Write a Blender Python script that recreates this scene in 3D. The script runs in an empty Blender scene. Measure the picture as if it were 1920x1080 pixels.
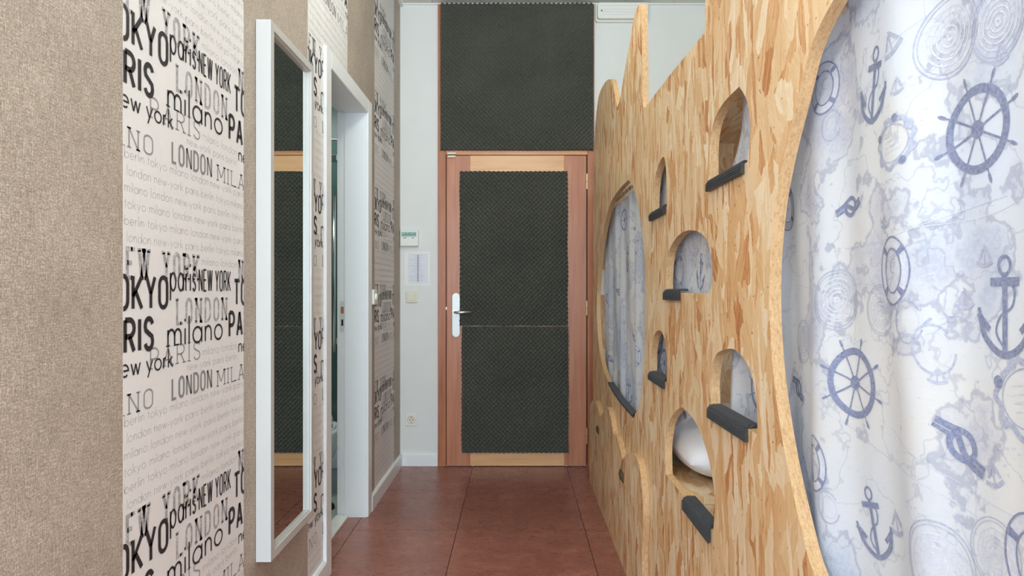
import bpy, bmesh, math, random
from mathutils import Vector, noise as mnoise

random.seed(7)
SC = bpy.context.scene
COL = SC.collection
PI = math.pi

# ------------------------------------------------------------------ camera
# x = right, y = into the corridor, z = up; metres
CAM_H = 1.138
cam_d = bpy.data.cameras.new('camera')
cam_d.sensor_width = 36.0
cam_d.lens = 36.0 * 1160 / 1920
cam_d.shift_x = -8 / 1920
cam_d.shift_y = 7 / 1920
cam_d.clip_start = 0.02
cam = bpy.data.objects.new('camera', cam_d)
cam.location = (0, 0, CAM_H)
cam.rotation_euler = (PI / 2, 0, 0)
COL.objects.link(cam)
SC.camera = cam

# ------------------------------------------------------------------ world, light, exposure
w = bpy.data.worlds.new('sky')
SC.world = w
w.use_nodes = True
w.node_tree.nodes['Background'].inputs[0].default_value = (0.62, 0.78, 1.0, 1)
w.node_tree.nodes['Background'].inputs[1].default_value = 1.0

def area(name, loc, rot, sx, sy, power, color):
    d = bpy.data.lights.new(name, 'AREA')
    d.shape = 'RECTANGLE'
    d.size, d.size_y, d.energy, d.color = sx, sy, power, color
    o = bpy.data.objects.new(name, d)
    o.location, o.rotation_euler = loc, rot
    COL.objects.link(o)
    return o

# daylight for an assumed window behind the camera, added for brightness
area('assumed_daylight', (0.35, -2.52, 1.45), (PI / 2, 0, 0), 2.0, 1.7, 90, (0.56, 0.78, 1.0))
# added light behind the near curtain, set in a made-up right-wall window
area('curtain_backlight', (1.49, 0.45, 1.42), (PI / 2, 0, PI / 2), 1.0, 0.8, 5.5, (0.68, 0.85, 1.0))
# added fill points without fixtures, unseen above and behind the camera
def fill_point(name, loc, power, color):
    d = bpy.data.lights.new(name, 'POINT')
    d.energy, d.color, d.shadow_soft_size = power, color, 0.14
    o = bpy.data.objects.new(name, d)
    o.location = loc
    COL.objects.link(o)
fill_point('fill_light_near', (-0.05, -0.7, 2.65), 20, (0.93, 1.0, 0.94))  # unseen fill over the space behind the camera
fill_point('fill_light_wall', (-0.58, -0.25, 1.70), 17.5, (0.97, 1.0, 0.95))  # unseen fill by the left wall, brightens the board front
fill_point('fill_light_far', (-0.02, 2.2, 2.72), 11.5, (0.95, 1.0, 0.93))  # unseen fill high in the corridor, lifts the upper end wall

vs = SC.view_settings
vs.view_transform = 'Standard'
vs.look = 'None'
vs.exposure = 0.75
vs.gamma = 1.0
vs.use_curve_mapping = False
SC.cycles.max_bounces = 8
SC.cycles.diffuse_bounces = 6
SC.cycles.transparent_max_bounces = 8

# ------------------------------------------------------------------ dimensions
XL = -0.76          # left wall paper face
XR = 0.463          # front of the castle panel
TH = 0.022          # board thickness
YB = 4.05           # back wall
YF = -2.6           # wall behind the camera, with the assumed window
XE = 1.50           # right wall
ZC = 3.02           # ceiling

# ------------------------------------------------------------------ helpers: colour and nodes
def lin(c):
    r = []
    for v in c:
        v = v / 255.0
        r.append(v / 12.92 if v <= 0.04045 else ((v + 0.055) / 1.055) ** 2.4)
    return (r[0], r[1], r[2], 1.0)

class NT:
    def __init__(self, name):
        self.m = bpy.data.materials.new(name)
        self.m.use_nodes = True
        self.t = self.m.node_tree
        self.b = self.t.nodes['Principled BSDF']
        self.out = self.t.nodes['Material Output']
    def n(self, kind, **kw):
        nd = self.t.nodes.new(kind)
        for k, v in kw.items():
            if k in nd.inputs:
                nd.inputs[k].default_value = v
            else:
                setattr(nd, k, v)
        return nd
    def l(self, a, b):
        self.t.links.new(a, b)
    def coord(self, scale=(1, 1, 1), rot=(0, 0, 0), loc=(0, 0, 0)):
        tc = self.n('ShaderNodeTexCoord')
        mp = self.n('ShaderNodeMapping')
        mp.inputs['Scale'].default_value = scale
        mp.inputs['Rotation'].default_value = rot
        mp.inputs['Location'].default_value = loc
        self.l(tc.outputs['Object'], mp.inputs['Vector'])
        return mp.outputs['Vector']
    def noise(self, vec, scale, detail=3, rough=0.5):
        nd = self.n('ShaderNodeTexNoise')
        nd.inputs['Scale'].default_value = scale
        nd.inputs['Detail'].default_value = detail
        nd.inputs['Roughness'].default_value = rough
        self.l(vec, nd.inputs['Vector'])
        return nd.outputs['Fac']
    def ramp(self, fac, stops, interp='LINEAR'):
        nd = self.n('ShaderNodeValToRGB')
        cr = nd.color_ramp
        cr.interpolation = interp
        while len(cr.elements) < len(stops):
            cr.elements.new(0.5)
        for e, (p, c) in zip(cr.elements, stops):
            e.position = p
            e.color = c if len(c) == 4 else lin(c)
        self.l(fac, nd.inputs['Fac'])
        return nd.outputs['Color']
    def mix(self, fac, a, b, mode='MIX'):
        nd = self.n('ShaderNodeMix', data_type='RGBA', blend_type=mode)
        for sock, v in ((nd.inputs[0], fac), (nd.inputs[6], a), (nd.inputs[7], b)):
            if hasattr(v, 'is_linked') or hasattr(v, 'links'):
                self.l(v, sock)
            else:
                sock.default_value = v
        return nd.outputs[2]
    def math(self, op, a, b=0.0, c=None):
        nd = self.n('ShaderNodeMath', operation=op)
        for i, v in enumerate((a, b) if c is None else (a, b, c)):
            if hasattr(v, 'links'):
                self.l(v, nd.inputs[i])
            else:
                nd.inputs[i].default_value = v
        return nd.outputs[0]
    def bump(self, h, strength, dist):
        nd = self.n('ShaderNodeBump')
        nd.inputs['Strength'].default_value = strength
        nd.inputs['Distance'].default_value = dist
        self.l(h, nd.inputs['Height'])
        self.l(nd.outputs['Normal'], self.b.inputs['Normal'])
    def color(self, c):
        if hasattr(c, 'links'):
            self.l(c, self.b.inputs['Base Color'])
        else:
            self.b.inputs['Base Color'].default_value = c

MATS = {}
def plain(name, c, rough=0.5, metal=0.0, var=0.0, nscale=40, bump=0.0, bdist=0.001, coat=0.0):
    t = NT(name)
    t.b.inputs['Roughness'].default_value = rough
    t.b.inputs['Metallic'].default_value = metal
    if coat:
        t.b.inputs['Coat Weight'].default_value = coat
    base = lin(c)
    v = t.coord()
    f = t.noise(v, nscale, 4)
    lo = [max(0, x * (1 - var)) for x in base[:3]] + [1]
    hi = [min(1, x * (1 + var)) for x in base[:3]] + [1]
    t.color(t.ramp(f, [(0.25, tuple(lo)), (0.75, tuple(hi))]))
    if bump:
        t.bump(f, bump, bdist)
    MATS[name] = t.m
    return t.m

plain('wall_white', (226, 226, 221), 0.6, var=0.015, nscale=6)
plain('ceiling_white', (222, 222, 216), 0.7, var=0.02, nscale=8)
plain('gloss_white', (236, 237, 236), 0.32, var=0.01, nscale=5)
plain('mirror_white', (200, 197, 192), 0.3, var=0.008, nscale=5)
plain('plastic_white', (234, 233, 224), 0.35, var=0.01)
plain('plastic_cream', (226, 220, 200), 0.38, var=0.015)
plain('chrome', (215, 216, 214), 0.16, 1.0, var=0.02)
plain('satin_steel', (205, 205, 200), 0.33, 1.0, var=0.03)
plain('plate_silver', (223, 224, 218), 0.38, 0.25, var=0.02, nscale=10)
plain('brass', (225, 205, 160), 0.3, 0.8, var=0.05)
plain('dark_gap', (38, 24, 18), 0.8, var=0.1)
plain('joint_dark', (52, 34, 30), 0.8, var=0.1)
plain('lcd', (160, 200, 188), 0.25, var=0.06, nscale=60)
plain('ink_dark', (58, 58, 60), 0.6, var=0.05)
plain('paper', (222, 222, 227), 0.45, var=0.01)
plain('paper_ink', (196, 196, 206), 0.6, var=0.1)
plain('tile_teal', (112, 132, 130), 0.35, var=0.06, nscale=4)
plain('bath_floor', (150, 160, 154), 0.4, var=0.06, nscale=9)
plain('marble_sill', (214, 214, 206), 0.25, var=0.05, nscale=12)
plain('ceramic', (232, 236, 238), 0.12, var=0.01, coat=0.5)
plain('black_rubber', (28, 28, 30), 0.5, var=0.15)
plain('rubber_grey', (64, 67, 72), 0.5, var=0.10, nscale=60, bump=0.2, bdist=0.0006)
plain('cotton_white', (232, 232, 236), 0.8, var=0.02, nscale=20, bump=0.25, bdist=0.004)
plain('tin', (120, 108, 88), 0.4, 0.7, var=0.2, nscale=60)

def make_glass(name, tint, rough=0.02):
    t = NT(name)
    t.b.inputs['Base Color'].default_value = lin(tint)
    t.b.inputs['Roughness'].default_value = rough
    t.b.inputs['Transmission Weight'].default_value = 0.85
    t.b.inputs['IOR'].default_value = 1.3
    MATS[name] = t.m
make_glass('shower_glass', (150, 178, 170))
make_glass('sleeve_film', (236, 238, 242), 0.08)
make_glass('diffuser', (238, 242, 238), 0.3)

def make_mirror():
    t = NT('mirror_glass')
    t.b.inputs['Metallic'].default_value = 1.0
    t.b.inputs['Roughness'].default_value = 0.0
    v = t.coord()
    t.color(t.ramp(t.noise(v, 1.0), [(0.2, (226, 232, 228)), (0.8, (228, 234, 230))]))
    MATS['mirror_glass'] = t.m
make_mirror()

def make_wallpaper_brown():
    t = NT('wallpaper_brown')
    t.b.inputs['Roughness'].default_value = 0.62
    fine = t.noise(t.coord((1, 1, 1)), 300, 4, 0.75)
    weave_v = t.noise(t.coord((1, 900, 26)), 1.0, 2, 0.6)
    weave_h = t.noise(t.coord((1, 40, 800)), 1.0, 2, 0.6)
    cloud = t.noise(t.coord(), 5, 3)
    s = t.math('ADD', t.math('MULTIPLY', fine, 0.6), t.math('ADD', t.math('MULTIPLY', weave_v, 0.3), t.math('MULTIPLY', weave_h, 0.3)))
    s = t.math('ADD', s, t.math('MULTIPLY', cloud, 0.12))
    t.color(t.ramp(s, [(0.46, (104, 91, 80)), (0.60, (158, 143, 128)), (0.66, (170, 155, 140)), (0.80, (222, 210, 194))]))
    t.bump(s, 0.35, 0.0012)
    MATS['wallpaper_brown'] = t.m
make_wallpaper_brown()

def make_wallpaper_pale():
    t = NT('wallpaper_pale')
    t.b.inputs['Roughness'].default_value = 0.55
    f = t.noise(t.coord((1, 300, 30)), 1.0, 3)
    g = t.noise(t.coord(), 7, 3)
    s = t.math('ADD', t.math('MULTIPLY', f, 0.5), t.math('MULTIPLY', g, 0.5))
    t.color(t.ramp(s, [(0.3, (228, 224, 221)), (0.7, (235, 231, 228))]))
    MATS['wallpaper_pale'] = t.m
make_wallpaper_pale()

def make_ink(name, c, patchy=0.0, paper=(231, 227, 224)):
    t = NT(name)
    t.b.inputs['Roughness'].default_value = 0.55
    f = t.noise(t.coord(), 330, 3, 0.65)
    g = t.noise(t.coord(), 60, 2)
    s = t.math('ADD', t.math('MULTIPLY', f, 0.6), t.math('MULTIPLY', g, 0.4))
    if patchy:
        t.color(t.ramp(s, [(0.44, c), (0.56, paper)] if patchy > 0.5 else [(0.50, c), (0.62, paper)]))
    else:
        t.color(t.ramp(s, [(0.3, c), (0.8, tuple(min(255, x + 12) for x in c))]))
    MATS[name] = t.m
make_ink('ink_black', (40, 36, 38))
make_ink('ink_stamp', (160, 156, 156), 0.4)
make_ink('ink_mid', (138, 134, 134))
make_ink('ink_serif', (150, 148, 148))
make_ink('ink_pale', (190, 186, 184))

def make_osb(name, along='Z', dark=1.0):
    """oriented strand board: ragged flakes of random tone, mostly laid along one axis"""
    t = NT(name)
    t.b.inputs['Roughness'].default_value = 0.45
    tc = t.n('ShaderNodeTexCoord')
    sep = t.n('ShaderNodeSeparateXYZ')
    t.l(tc.outputs['Object'], sep.inputs[0])
    o = {'Z': ('Y', 'Z'), 'Y': ('X', 'Y'), 'X': ('X', 'Z')}[along]
    base = t.n('ShaderNodeCombineXYZ')
    t.l(sep.outputs[o[0]], base.inputs[0]); t.l(sep.outputs[o[1]], base.inputs[1])
    def warp(src, scale3, amp):
        mp = t.n('ShaderNodeVectorMath', operation='MULTIPLY')
        mp.inputs[1].default_value = scale3
        t.l(base.outputs[0], mp.inputs[0])
        wn = t.n('ShaderNodeTexNoise')
        wn.inputs['Scale'].default_value = 1
        wn.inputs['Detail'].default_value = 3
        t.l(mp.outputs[0], wn.inputs['Vector'])
        off = t.n('ShaderNodeVectorMath', operation='MULTIPLY_ADD')
        t.l(wn.outputs['Color'], off.inputs[0])
        off.inputs[1].default_value = amp
        t.l(src, off.inputs[2])
        return off.outputs[0]
    P = warp(base.outputs[0], (12, 8, 1), (0.026, 0.07, 0))
    P = warp(P, (70, 30, 1), (0.014, 0.034, 0))
    def flakes(rot, sx, sy, loc):
        r = t.n('ShaderNodeVectorRotate', rotation_type='Z_AXIS')
        r.inputs['Angle'].default_value = rot
        t.l(P, r.inputs['Vector'])
        mp = t.n('ShaderNodeMapping')
        mp.inputs['Scale'].default_value = (sx, sy, 1)
        mp.inputs['Location'].default_value = loc
        t.l(r.outputs[0], mp.inputs['Vector'])
        v = t.n('ShaderNodeTexVoronoi', voronoi_dimensions='2D')
        v.inputs['Scale'].default_value = 1
        t.l(mp.outputs[0], v.inputs['Vector'])
        sp = t.n('ShaderNodeSeparateColor')
        t.l(v.outputs['Color'], sp.inputs[0])
        gn = t.n('ShaderNodeTexNoise')
        gn.inputs['Scale'].default_value = 1
        gn.inputs['Detail'].default_value = 5
        gn.inputs['Roughness'].default_value = 0.62
        mg = t.n('ShaderNodeVectorMath', operation='MULTIPLY')
        mg.inputs[1].default_value = (6.0, 1.1, 1)
        t.l(mp.outputs[0], mg.inputs[0])
        t.l(mg.outputs[0], gn.inputs['Vector'])
        return sp.outputs[0], sp.outputs[1], gn.outputs['Fac']
    c1, m1, g1 = flakes(0.06, 27, 8.0, (0, 0, 0))
    c2, m2, g2 = flakes(-0.30, 30, 9.0, (5.3, 2.1, 0))
    c3, m3, g3 = flakes(0.62, 22, 12, (1.3, 7.7, 0))
    c4, m4, g4 = flakes(0.10, 75, 9, (9.3, 3.7, 0))
    big = t.n('ShaderNodeTexNoise')
    big.inputs['Scale'].default_value = 3.0
    t.l(base.outputs[0], big.inputs['Vector'])
    stops = [(0.0, (180, 114, 64)), (0.15, (202, 146, 94)), (0.27, (217, 174, 126)), (0.50, (226, 193, 149)), (0.78, (234, 209, 174)), (1.0, (241, 226, 202))]
    stops = [(p, tuple(x * dark for x in c)) for p, c in stops]
    def col(c, g):
        q = t.math('ADD', t.math('MULTIPLY', c, 0.80), t.math('MULTIPLY', t.math('SUBTRACT', g, 0.5), 0.85))
        return t.ramp(t.math('ADD', q, 0.10), stops)
    k1 = t.ramp(m2, [(0.52, (0, 0, 0, 1)), (0.55, (1, 1, 1, 1))])
    k2 = t.ramp(m3, [(0.80, (0, 0, 0, 1)), (0.83, (1, 1, 1, 1))])
    k4 = t.ramp(m4, [(0.72, (0, 0, 0, 1)), (0.78, (1, 1, 1, 1))])
    cc = t.mix(k1, col(c1, g1), col(c2, g2))
    cc = t.mix(k2, cc, col(c3, g3))
    cc = t.mix(k4, cc, col(c4, g4))
    spk = t.n('ShaderNodeTexNoise')
    spk.inputs['Scale'].default_value = 80
    spk.inputs['Detail'].default_value = 2
    t.l(P, spk.inputs['Vector'])
    cc = t.mix(t.ramp(spk.outputs['Fac'], [(0.26, (0.8, 0.8, 0.8, 1)), (0.33, (0, 0, 0, 1))]), cc, lin((138, 94, 54)))
    warm = t.ramp(big.outputs['Fac'], [(0.35, (255, 247, 236)), (0.65, (255, 255, 255))])
    cc = t.mix(1.0, cc, warm, 'MULTIPLY')
    t.color(cc)
    t.bump(t.math('ADD', c1, t.math('MULTIPLY', g2, 0.6)), 0.16, 0.0012)
    MATS[name] = t.m
make_osb('osb', 'Z')
make_osb('osb_flat', 'Y', 0.95)
make_osb('osb_cross', 'X', 0.95)

def make_osb_edge():
    t = NT('osb_edge')
    t.b.inputs['Roughness'].default_value = 0.6
    f = t.noise(t.coord((220, 60, 60)), 1.0, 4, 0.7)
    g = t.noise(t.coord(), 260, 3, 0.7)
    s = t.math('ADD', t.math('MULTIPLY', f, 0.6), t.math('MULTIPLY', g, 0.4))
    t.color(t.ramp(s, [(0.3, (160, 116, 74)), (0.5, (200, 160, 114)), (0.75, (214, 182, 140))]))
    t.bump(s, 0.3, 0.001)
    MATS['osb_edge'] = t.m
make_osb_edge()

def make_wood(name, stops, axis=2, scale=1.0, rough=0.38):
    t = NT(name)
    t.b.inputs['Roughness'].default_value = rough
    sc = [34 * scale] * 3
    sc[axis] = 2.2 * scale
    f = t.noise(t.coord(tuple(sc)), 1.0, 5, 0.55)
    fs = [150 * scale] * 3
    fs[axis] = 4
    g = t.noise(t.coord(tuple(fs)), 1.0, 3, 0.6)
    h = t.noise(t.coord(tuple(3 if i == axis else 6 for i in range(3))), 1.0, 2)
    s = t.math('ADD', t.math('MULTIPLY', f, 0.5), t.math('ADD', t.math('MULTIPLY', g, 0.28), t.math('MULTIPLY', h, 0.28)))
    t.color(t.ramp(s, stops))
    t.bump(g, 0.08, 0.0006)
    MATS[name] = t.m
make_wood('wood_stile', [(0.35, (164, 100, 70)), (0.55, (190, 124, 90)), (0.75, (206, 144, 108))], 2)
make_wood('wood_frame', [(0.32, (138, 74, 44)), (0.52, (174, 106, 68)), (0.75, (196, 128, 84))], 2)
make_wood('wood_rail', [(0.35, (206, 150, 100)), (0.55, (228, 176, 124)), (0.75, (240, 194, 142))], 0)
make_wood('wood_header', [(0.35, (186, 122, 78)), (0.55, (212, 150, 100)), (0.75, (224, 168, 116))], 0)

def make_foam():
    t = NT('acoustic_foam')
    t.b.inputs['Roughness'].default_value = 0.9
    f = t.noise(t.coord(), 500, 3, 0.7)
    g = t.noise(t.coord(), 3, 2)
    s = t.math('ADD', t.math('MULTIPLY', f, 0.5), t.math('MULTIPLY', g, 0.5))
    t.color(t.ramp(s, [(0.3, (74, 74, 66)), (0.7, (96, 95, 84))]))
    MATS['acoustic_foam'] = t.m
make_foam()

def make_floor():
    t = NT('floor_vinyl')
    rn = t.n('ShaderNodeObjectInfo')
    tc = t.n('ShaderNodeTexCoord')
    add = t.n('ShaderNodeVectorMath', operation='ADD')
    t.l(tc.outputs['Object'], add.inputs[0])
    cmb = t.n('ShaderNodeCombineXYZ')
    t.l(t.math('MULTIPLY', rn.outputs['Random'], 40.0), cmb.inputs[2])
    t.l(cmb.outputs[0], add.inputs[1])
    def nz(scale3, detail, rough):
        mp = t.n('ShaderNodeMapping')
        mp.inputs['Scale'].default_value = scale3
        t.l(add.outputs[0], mp.inputs[0])
        nd = t.n('ShaderNodeTexNoise')
        nd.inputs['Scale'].default_value = 1
        nd.inputs['Detail'].default_value = detail
        nd.inputs['Roughness'].default_value = rough
        nd.inputs['Distortion'].default_value = 0.8
        t.l(mp.outputs[0], nd.inputs['Vector'])
        return nd.outputs['Fac']
    a = nz((9, 17, 1), 6, 0.62)
    b = nz((34, 52, 1), 3, 0.55)
    c = nz((2.5, 2.5, 1), 2, 0.5)
    s = t.math('ADD', t.math('MULTIPLY', a, 0.60), t.math('ADD', t.math('MULTIPLY', b, 0.16), t.math('MULTIPLY', c, 0.22)))
    s = t.math('ADD', s, t.math('MULTIPLY', t.math('SUBTRACT', rn.outputs['Random'], 0.5), 0.05))
    t.color(t.ramp(s, [(0.26, (126, 78, 66)), (0.46, (141, 88, 74)), (0.56, (152, 98, 83)), (0.72, (176, 122, 106))]))
    t.l(t.ramp(b, [(0.3, (0.24, 0.24, 0.24, 1)), (0.8, (0.38, 0.38, 0.38, 1))]), t.b.inputs['Roughness'])
    t.bump(a, 0.05, 0.001)
    MATS['floor_vinyl'] = t.m
make_floor()

def make_curtain():
    t = NT('curtain_cloth')
    t.b.inputs['Roughness'].default_value = 0.85
    v = t.coord()
    land = t.noise(v, 5.5, 6, 0.55)
    tone = t.noise(v, 3.2, 2)
    fleck = t.noise(v, 170, 3, 0.7)
    hatch = t.noise(t.coord((1, 60, 260)), 1.0, 3, 0.7)
    paper = t.ramp(tone, [(0.35, (232, 231, 231)), (0.65, (226, 231, 240))])
    sea = t.ramp(tone, [(0.38, (222, 221, 227)), (0.6, (216, 224, 236))])
    sea = t.mix(t.ramp(fleck, [(0.40, (0.45, 0.45, 0.45, 1)), (0.6, (0, 0, 0, 1))]), sea, lin((192, 197, 214)))
    k = t.ramp(land, [(0.522, (0, 0, 0, 1)), (0.60, (1, 1, 1, 1))])
    c = t.mix(k, paper, sea)
    coast = t.ramp(land, [(0.515, (0, 0, 0, 1)), (0.524, (1, 1, 1, 1)), (0.536, (1, 1, 1, 1)), (0.545, (0, 0, 0, 1))])
    c = t.mix(t.math('MULTIPLY', coast, 0.40), c, lin((152, 158, 186)))
    land2 = t.noise(t.coord((1, 1, 1), (0, 0, 0), (0, 3.1, 7.7)), 9.0, 4, 0.5)
    river = t.ramp(land2, [(0.492, (0, 0, 0, 1)), (0.498, (1, 1, 1, 1)), (0.502, (1, 1, 1, 1)), (0.508, (0, 0, 0, 1))])
    c = t.mix(t.math('MULTIPLY', river, 0.32), c, lin((150, 156, 182)))
    c = t.mix(t.ramp(hatch, [(0.28, (0.30, 0.30, 0.30, 1)), (0.40, (0, 0, 0, 1))]), c, lin((168, 172, 194)))
    t.color(c)
    weave = t.noise(t.coord((1, 700, 700)), 1.0, 2)
    t.bump(weave, 0.12, 0.0006)
    tr = t.n('ShaderNodeBsdfTranslucent')
    t.l(c, tr.inputs['Color'])
    mx = t.n('ShaderNodeMixShader')
    mx.inputs[0].default_value = 0.38
    t.l(t.b.outputs[0], mx.inputs[1]); t.l(tr.outputs[0], mx.inputs[2])
    t.l(mx.outputs[0], t.out.inputs['Surface'])
    MATS['curtain_cloth'] = t.m
make_curtain()
def make_print(name, a, b):
    t = NT(name)
    t.b.inputs['Roughness'].default_value = 0.85
    f = t.noise(t.coord(), 260, 3, 0.7)
    t.color(t.ramp(f, [(0.35, a), (0.65, b)]))
    MATS[name] = t.m
make_print('print_dark', (112, 120, 152), (148, 155, 183))
make_print('print_mid', (158, 164, 190), (188, 193, 211))
make_print('print_pale', (190, 195, 213), (214, 217, 228))

# ------------------------------------------------------------------ helpers: geometry
WORLD = {}
def base_of(verts):
    xs = [v[0] for v in verts]; ys = [v[1] for v in verts]; zs = [v[2] for v in verts]
    return Vector(((min(xs) + max(xs)) / 2, (min(ys) + max(ys)) / 2, min(zs)))

def tag(o, label=None, cat=None, group=None, kind=None):
    if label: o['label'] = label
    if cat: o['category'] = cat
    if group: o['group'] = group
    if kind: o['kind'] = kind
    return o

def place(o, at, parent):
    WORLD[o.name] = Vector(at)
    if parent is not None:
        o.parent = parent
        o.location = Vector(at) - WORLD[parent.name]
    else:
        o.location = at
    COL.objects.link(o)
    return o

def obj(name, verts, faces, mat, parent=None, smooth=False, slots=None, bevel=0.0):
    at = base_of(verts)
    me = bpy.data.meshes.new(name)
    me.from_pydata([tuple(Vector(v) - at) for v in verts], [], faces)
    for m in (mat if isinstance(mat, (list, tuple)) else [mat]):
        me.materials.append(MATS[m])
    if slots:
        for p, s in zip(me.polygons, slots):
            p.material_index = s
    me.update()
    if smooth:
        for p in me.polygons:
            p.use_smooth = True
    o = bpy.data.objects.new(name, me)
    place(o, at, parent)
    if bevel:
        md = o.modifiers.new('bevel', 'BEVEL')
        md.width = bevel; md.segments = 2; md.limit_method = 'ANGLE'
    return o

def empty(name, at):
    o = bpy.data.objects.new(name, None)
    o.empty_display_size = 0.1
    return place(o, at, None)

class MB:
    """collects vertices and faces in world coordinates"""
    def __init__(self):
        self.v, self.f = [], []
    def add(self, vs, fs):
        k = len(self.v)
        self.v += [tuple(p) for p in vs]
        self.f += [tuple(i + k for i in f) for f in fs]
        return self
    def box(self, x0, x1, y0, y1, z0, z1):
        vs = [(x, y, z) for z in (z0, z1) for y in (y0, y1) for x in (x0, x1)]
        return self.add(vs, [(0, 2, 3, 1), (4, 5, 7, 6), (0, 1, 5, 4), (2, 6, 7, 3), (0, 4, 6, 2), (1, 3, 7, 5)])
    def prism(self, pts, axis, a, b):
        """closed 2D outline swept along an axis ('x','y','z') from a to b"""
        def m(p, t):
            return {'x': (t, p[0], p[1]), 'y': (p[0], t, p[1]), 'z': (p[0], p[1], t)}[axis]
        n = len(pts)
        vs = [m(p, a) for p in pts] + [m(p, b) for p in pts]
        fs = [tuple(range(n))[::-1], tuple(range(n, 2 * n))]
        fs += [(i, (i + 1) % n, n + (i + 1) % n, n + i) for i in range(n)]
        return self.add(vs, fs)
    def tube(self, path, r, n=10, cap=True):
        path = [Vector(p) for p in path]
        rs = r if isinstance(r, (list, tuple)) else [r] * len(path)
        vs, fs = [], []
        up = None
        for i, p in enumerate(path):
            d = (path[min(i + 1, len(path) - 1)] - path[max(i - 1, 0)]).normalized()
            if up is None or abs(up.dot(d)) > 0.95:
                up = Vector((0, 0, 1)) if abs(d.z) < 0.9 else Vector((1, 0, 0))
            s = d.cross(up).normalized(); u = s.cross(d).normalized()
            up = u
            for k in range(n):
                a = 2 * PI * k / n
                vs.append(p + (s * math.cos(a) + u * math.sin(a)) * rs[i])
        for i in range(len(path) - 1):
            for k in range(n):
                a, b = i * n + k, i * n + (k + 1) % n
                fs.append((a, b, b + n, a + n))
        if cap:
            fs.append(tuple(range(n))[::-1])
            fs.append(tuple(range((len(path) - 1) * n, len(path) * n)))
        return self.add(vs, fs)
    def build(self, name, mat, parent=None, **kw):
        return obj(name, self.v, self.f, mat, parent, **kw)

def box(name, x0, x1, y0, y1, z0, z1, mat, parent=None, bevel=0.0):
    return MB().box(min(x0, x1), max(x0, x1), min(y0, y1), max(y0, y1), min(z0, z1), max(z0, z1)).build(name, mat, parent, bevel=bevel)

def round_rect(cx, cy, w, h, r, n=6):
    pts = []
    for (sx, sy, a0) in ((1, 1, 0), (-1, 1, 90), (-1, -1, 180), (1, -1, 270)):
        for k in range(n + 1):
            a = math.radians(a0 + 90 * k / n)
            pts.append((cx + sx * (w / 2 - r) + r * math.cos(a), cy + sy * (h / 2 - r) + r * math.sin(a)))
    return pts

def smooth_line(pts, n=8, closed=False):
    """Catmull-Rom through the points"""
    out = []
    N = len(pts)
    rng = range(N if closed else N - 1)
    for i in rng:
        g = (lambda k: pts[k % N]) if closed else (lambda k: pts[min(max(k, 0), N - 1)])
        p0, p1, p2, p3 = g(i - 1), g(i), g(i + 1), g(i + 2)
        for k in range(n):
            t = k / n
            out.append(tuple(0.5 * (2 * b + (c - a) * t + (2 * a - 5 * b + 4 * c - d) * t * t + (3 * b - a - 3 * c + d) * t ** 3)
                             for a, b, c, d in zip(p0, p1, p2, p3)))
    if not closed:
        out.append(pts[-1])
    return out

def joined(*segs):
    out = []
    for s in segs:
        for p in s:
            if not out or (abs(out[-1][0] - p[0]) + abs(out[-1][1] - p[1])) > 1e-5:
                out.append(p)
    if abs(out[0][0] - out[-1][0]) + abs(out[0][1] - out[-1][1]) < 1e-5:
        out.pop()
    return out

# ================================================================== THE SETTING
# floor slab and its tiles
floor = tag(box('floor', XL - 0.16, XE, YF, YB, -0.05, -0.003, 'joint_dark'), 'marbled reddish brown tile floor of the corridor', 'floor', kind='structure')
xs = [XL - 0.02, -0.283, 0.328, 0.938, XE]
ys = [YF, -1.851, -1.251, -0.651, -0.051, 0.549, 1.149, 1.749, 2.349, 2.949, 3.549, YB]
for i in range(len(xs) - 1):
    for j in range(len(ys) - 1):
        g = 0.0017
        box('tile', xs[i] + g, xs[i + 1] - g, ys[j] + g, ys[j + 1] - g, -0.0028, 0.0, 'floor_vinyl', floor)

box('tile', XL - 0.086, XL - 0.0212, 2.501, 3.119, -0.0028, 0.0, 'floor_vinyl', floor)

# ceiling with its lining panels
ceil = tag(box('ceiling', XL - 0.2, XE + 0.1, YF, YB + 0.1, ZC + 0.012, ZC + 0.06, 'ceiling_white'), 'white panelled ceiling above the door', 'ceiling', kind='structure')
x = XL
k = 0
edges = [XL - 0.02, -0.545, -0.232, 0.081, 0.394, 0.707, 1.02, 1.333, XE]
for i in range(len(edges) - 1):
    box('ceiling_panel', edges[i] + 0.0015, edges[i + 1] - 0.0015, YF, YB, ZC, ZC + 0.012, 'ceiling_white', ceil)

# left wall with a doorway, papered in strips
DO0, DO1, DOH = 2.50, 3.12, 2.04       # clear doorway
m = MB()
m.box(XL - 0.14, XL - 0.001, YF, DO0 - 0.02, 0, ZC)
m.box(XL - 0.14, XL - 0.001, DO0 - 0.02, DO1 + 0.02, DOH + 0.02, ZC)
m.box(XL - 0.14, XL - 0.001, DO1 + 0.02, YB, 0, ZC)
wall_left = tag(m.build('wall_left', 'wall_white'), 'left wall papered in brown and city-name strips', 'wall', kind='structure')

m = MB()
m.box(XL - 0.14, XE, YB, YB + 0.12, 0, ZC)
tag(m.build('wall_back', 'wall_white'), 'white end wall around the wooden door', 'wall', kind='structure')
m = MB()
m.box(XE, XE + 0.1, YF, -0.05, 0, ZC).box(XE, XE + 0.1, 0.95, YB, 0, ZC).box(XE, XE + 0.1, -0.05, 0.95, 0, 1.02).box(XE, XE + 0.1, -0.05, 0.95, 1.82, ZC)  # opening shaped for the added side window
tag(m.build('wall_right', 'wall_white'), 'white wall behind the bunk', 'wall', kind='structure')
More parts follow.
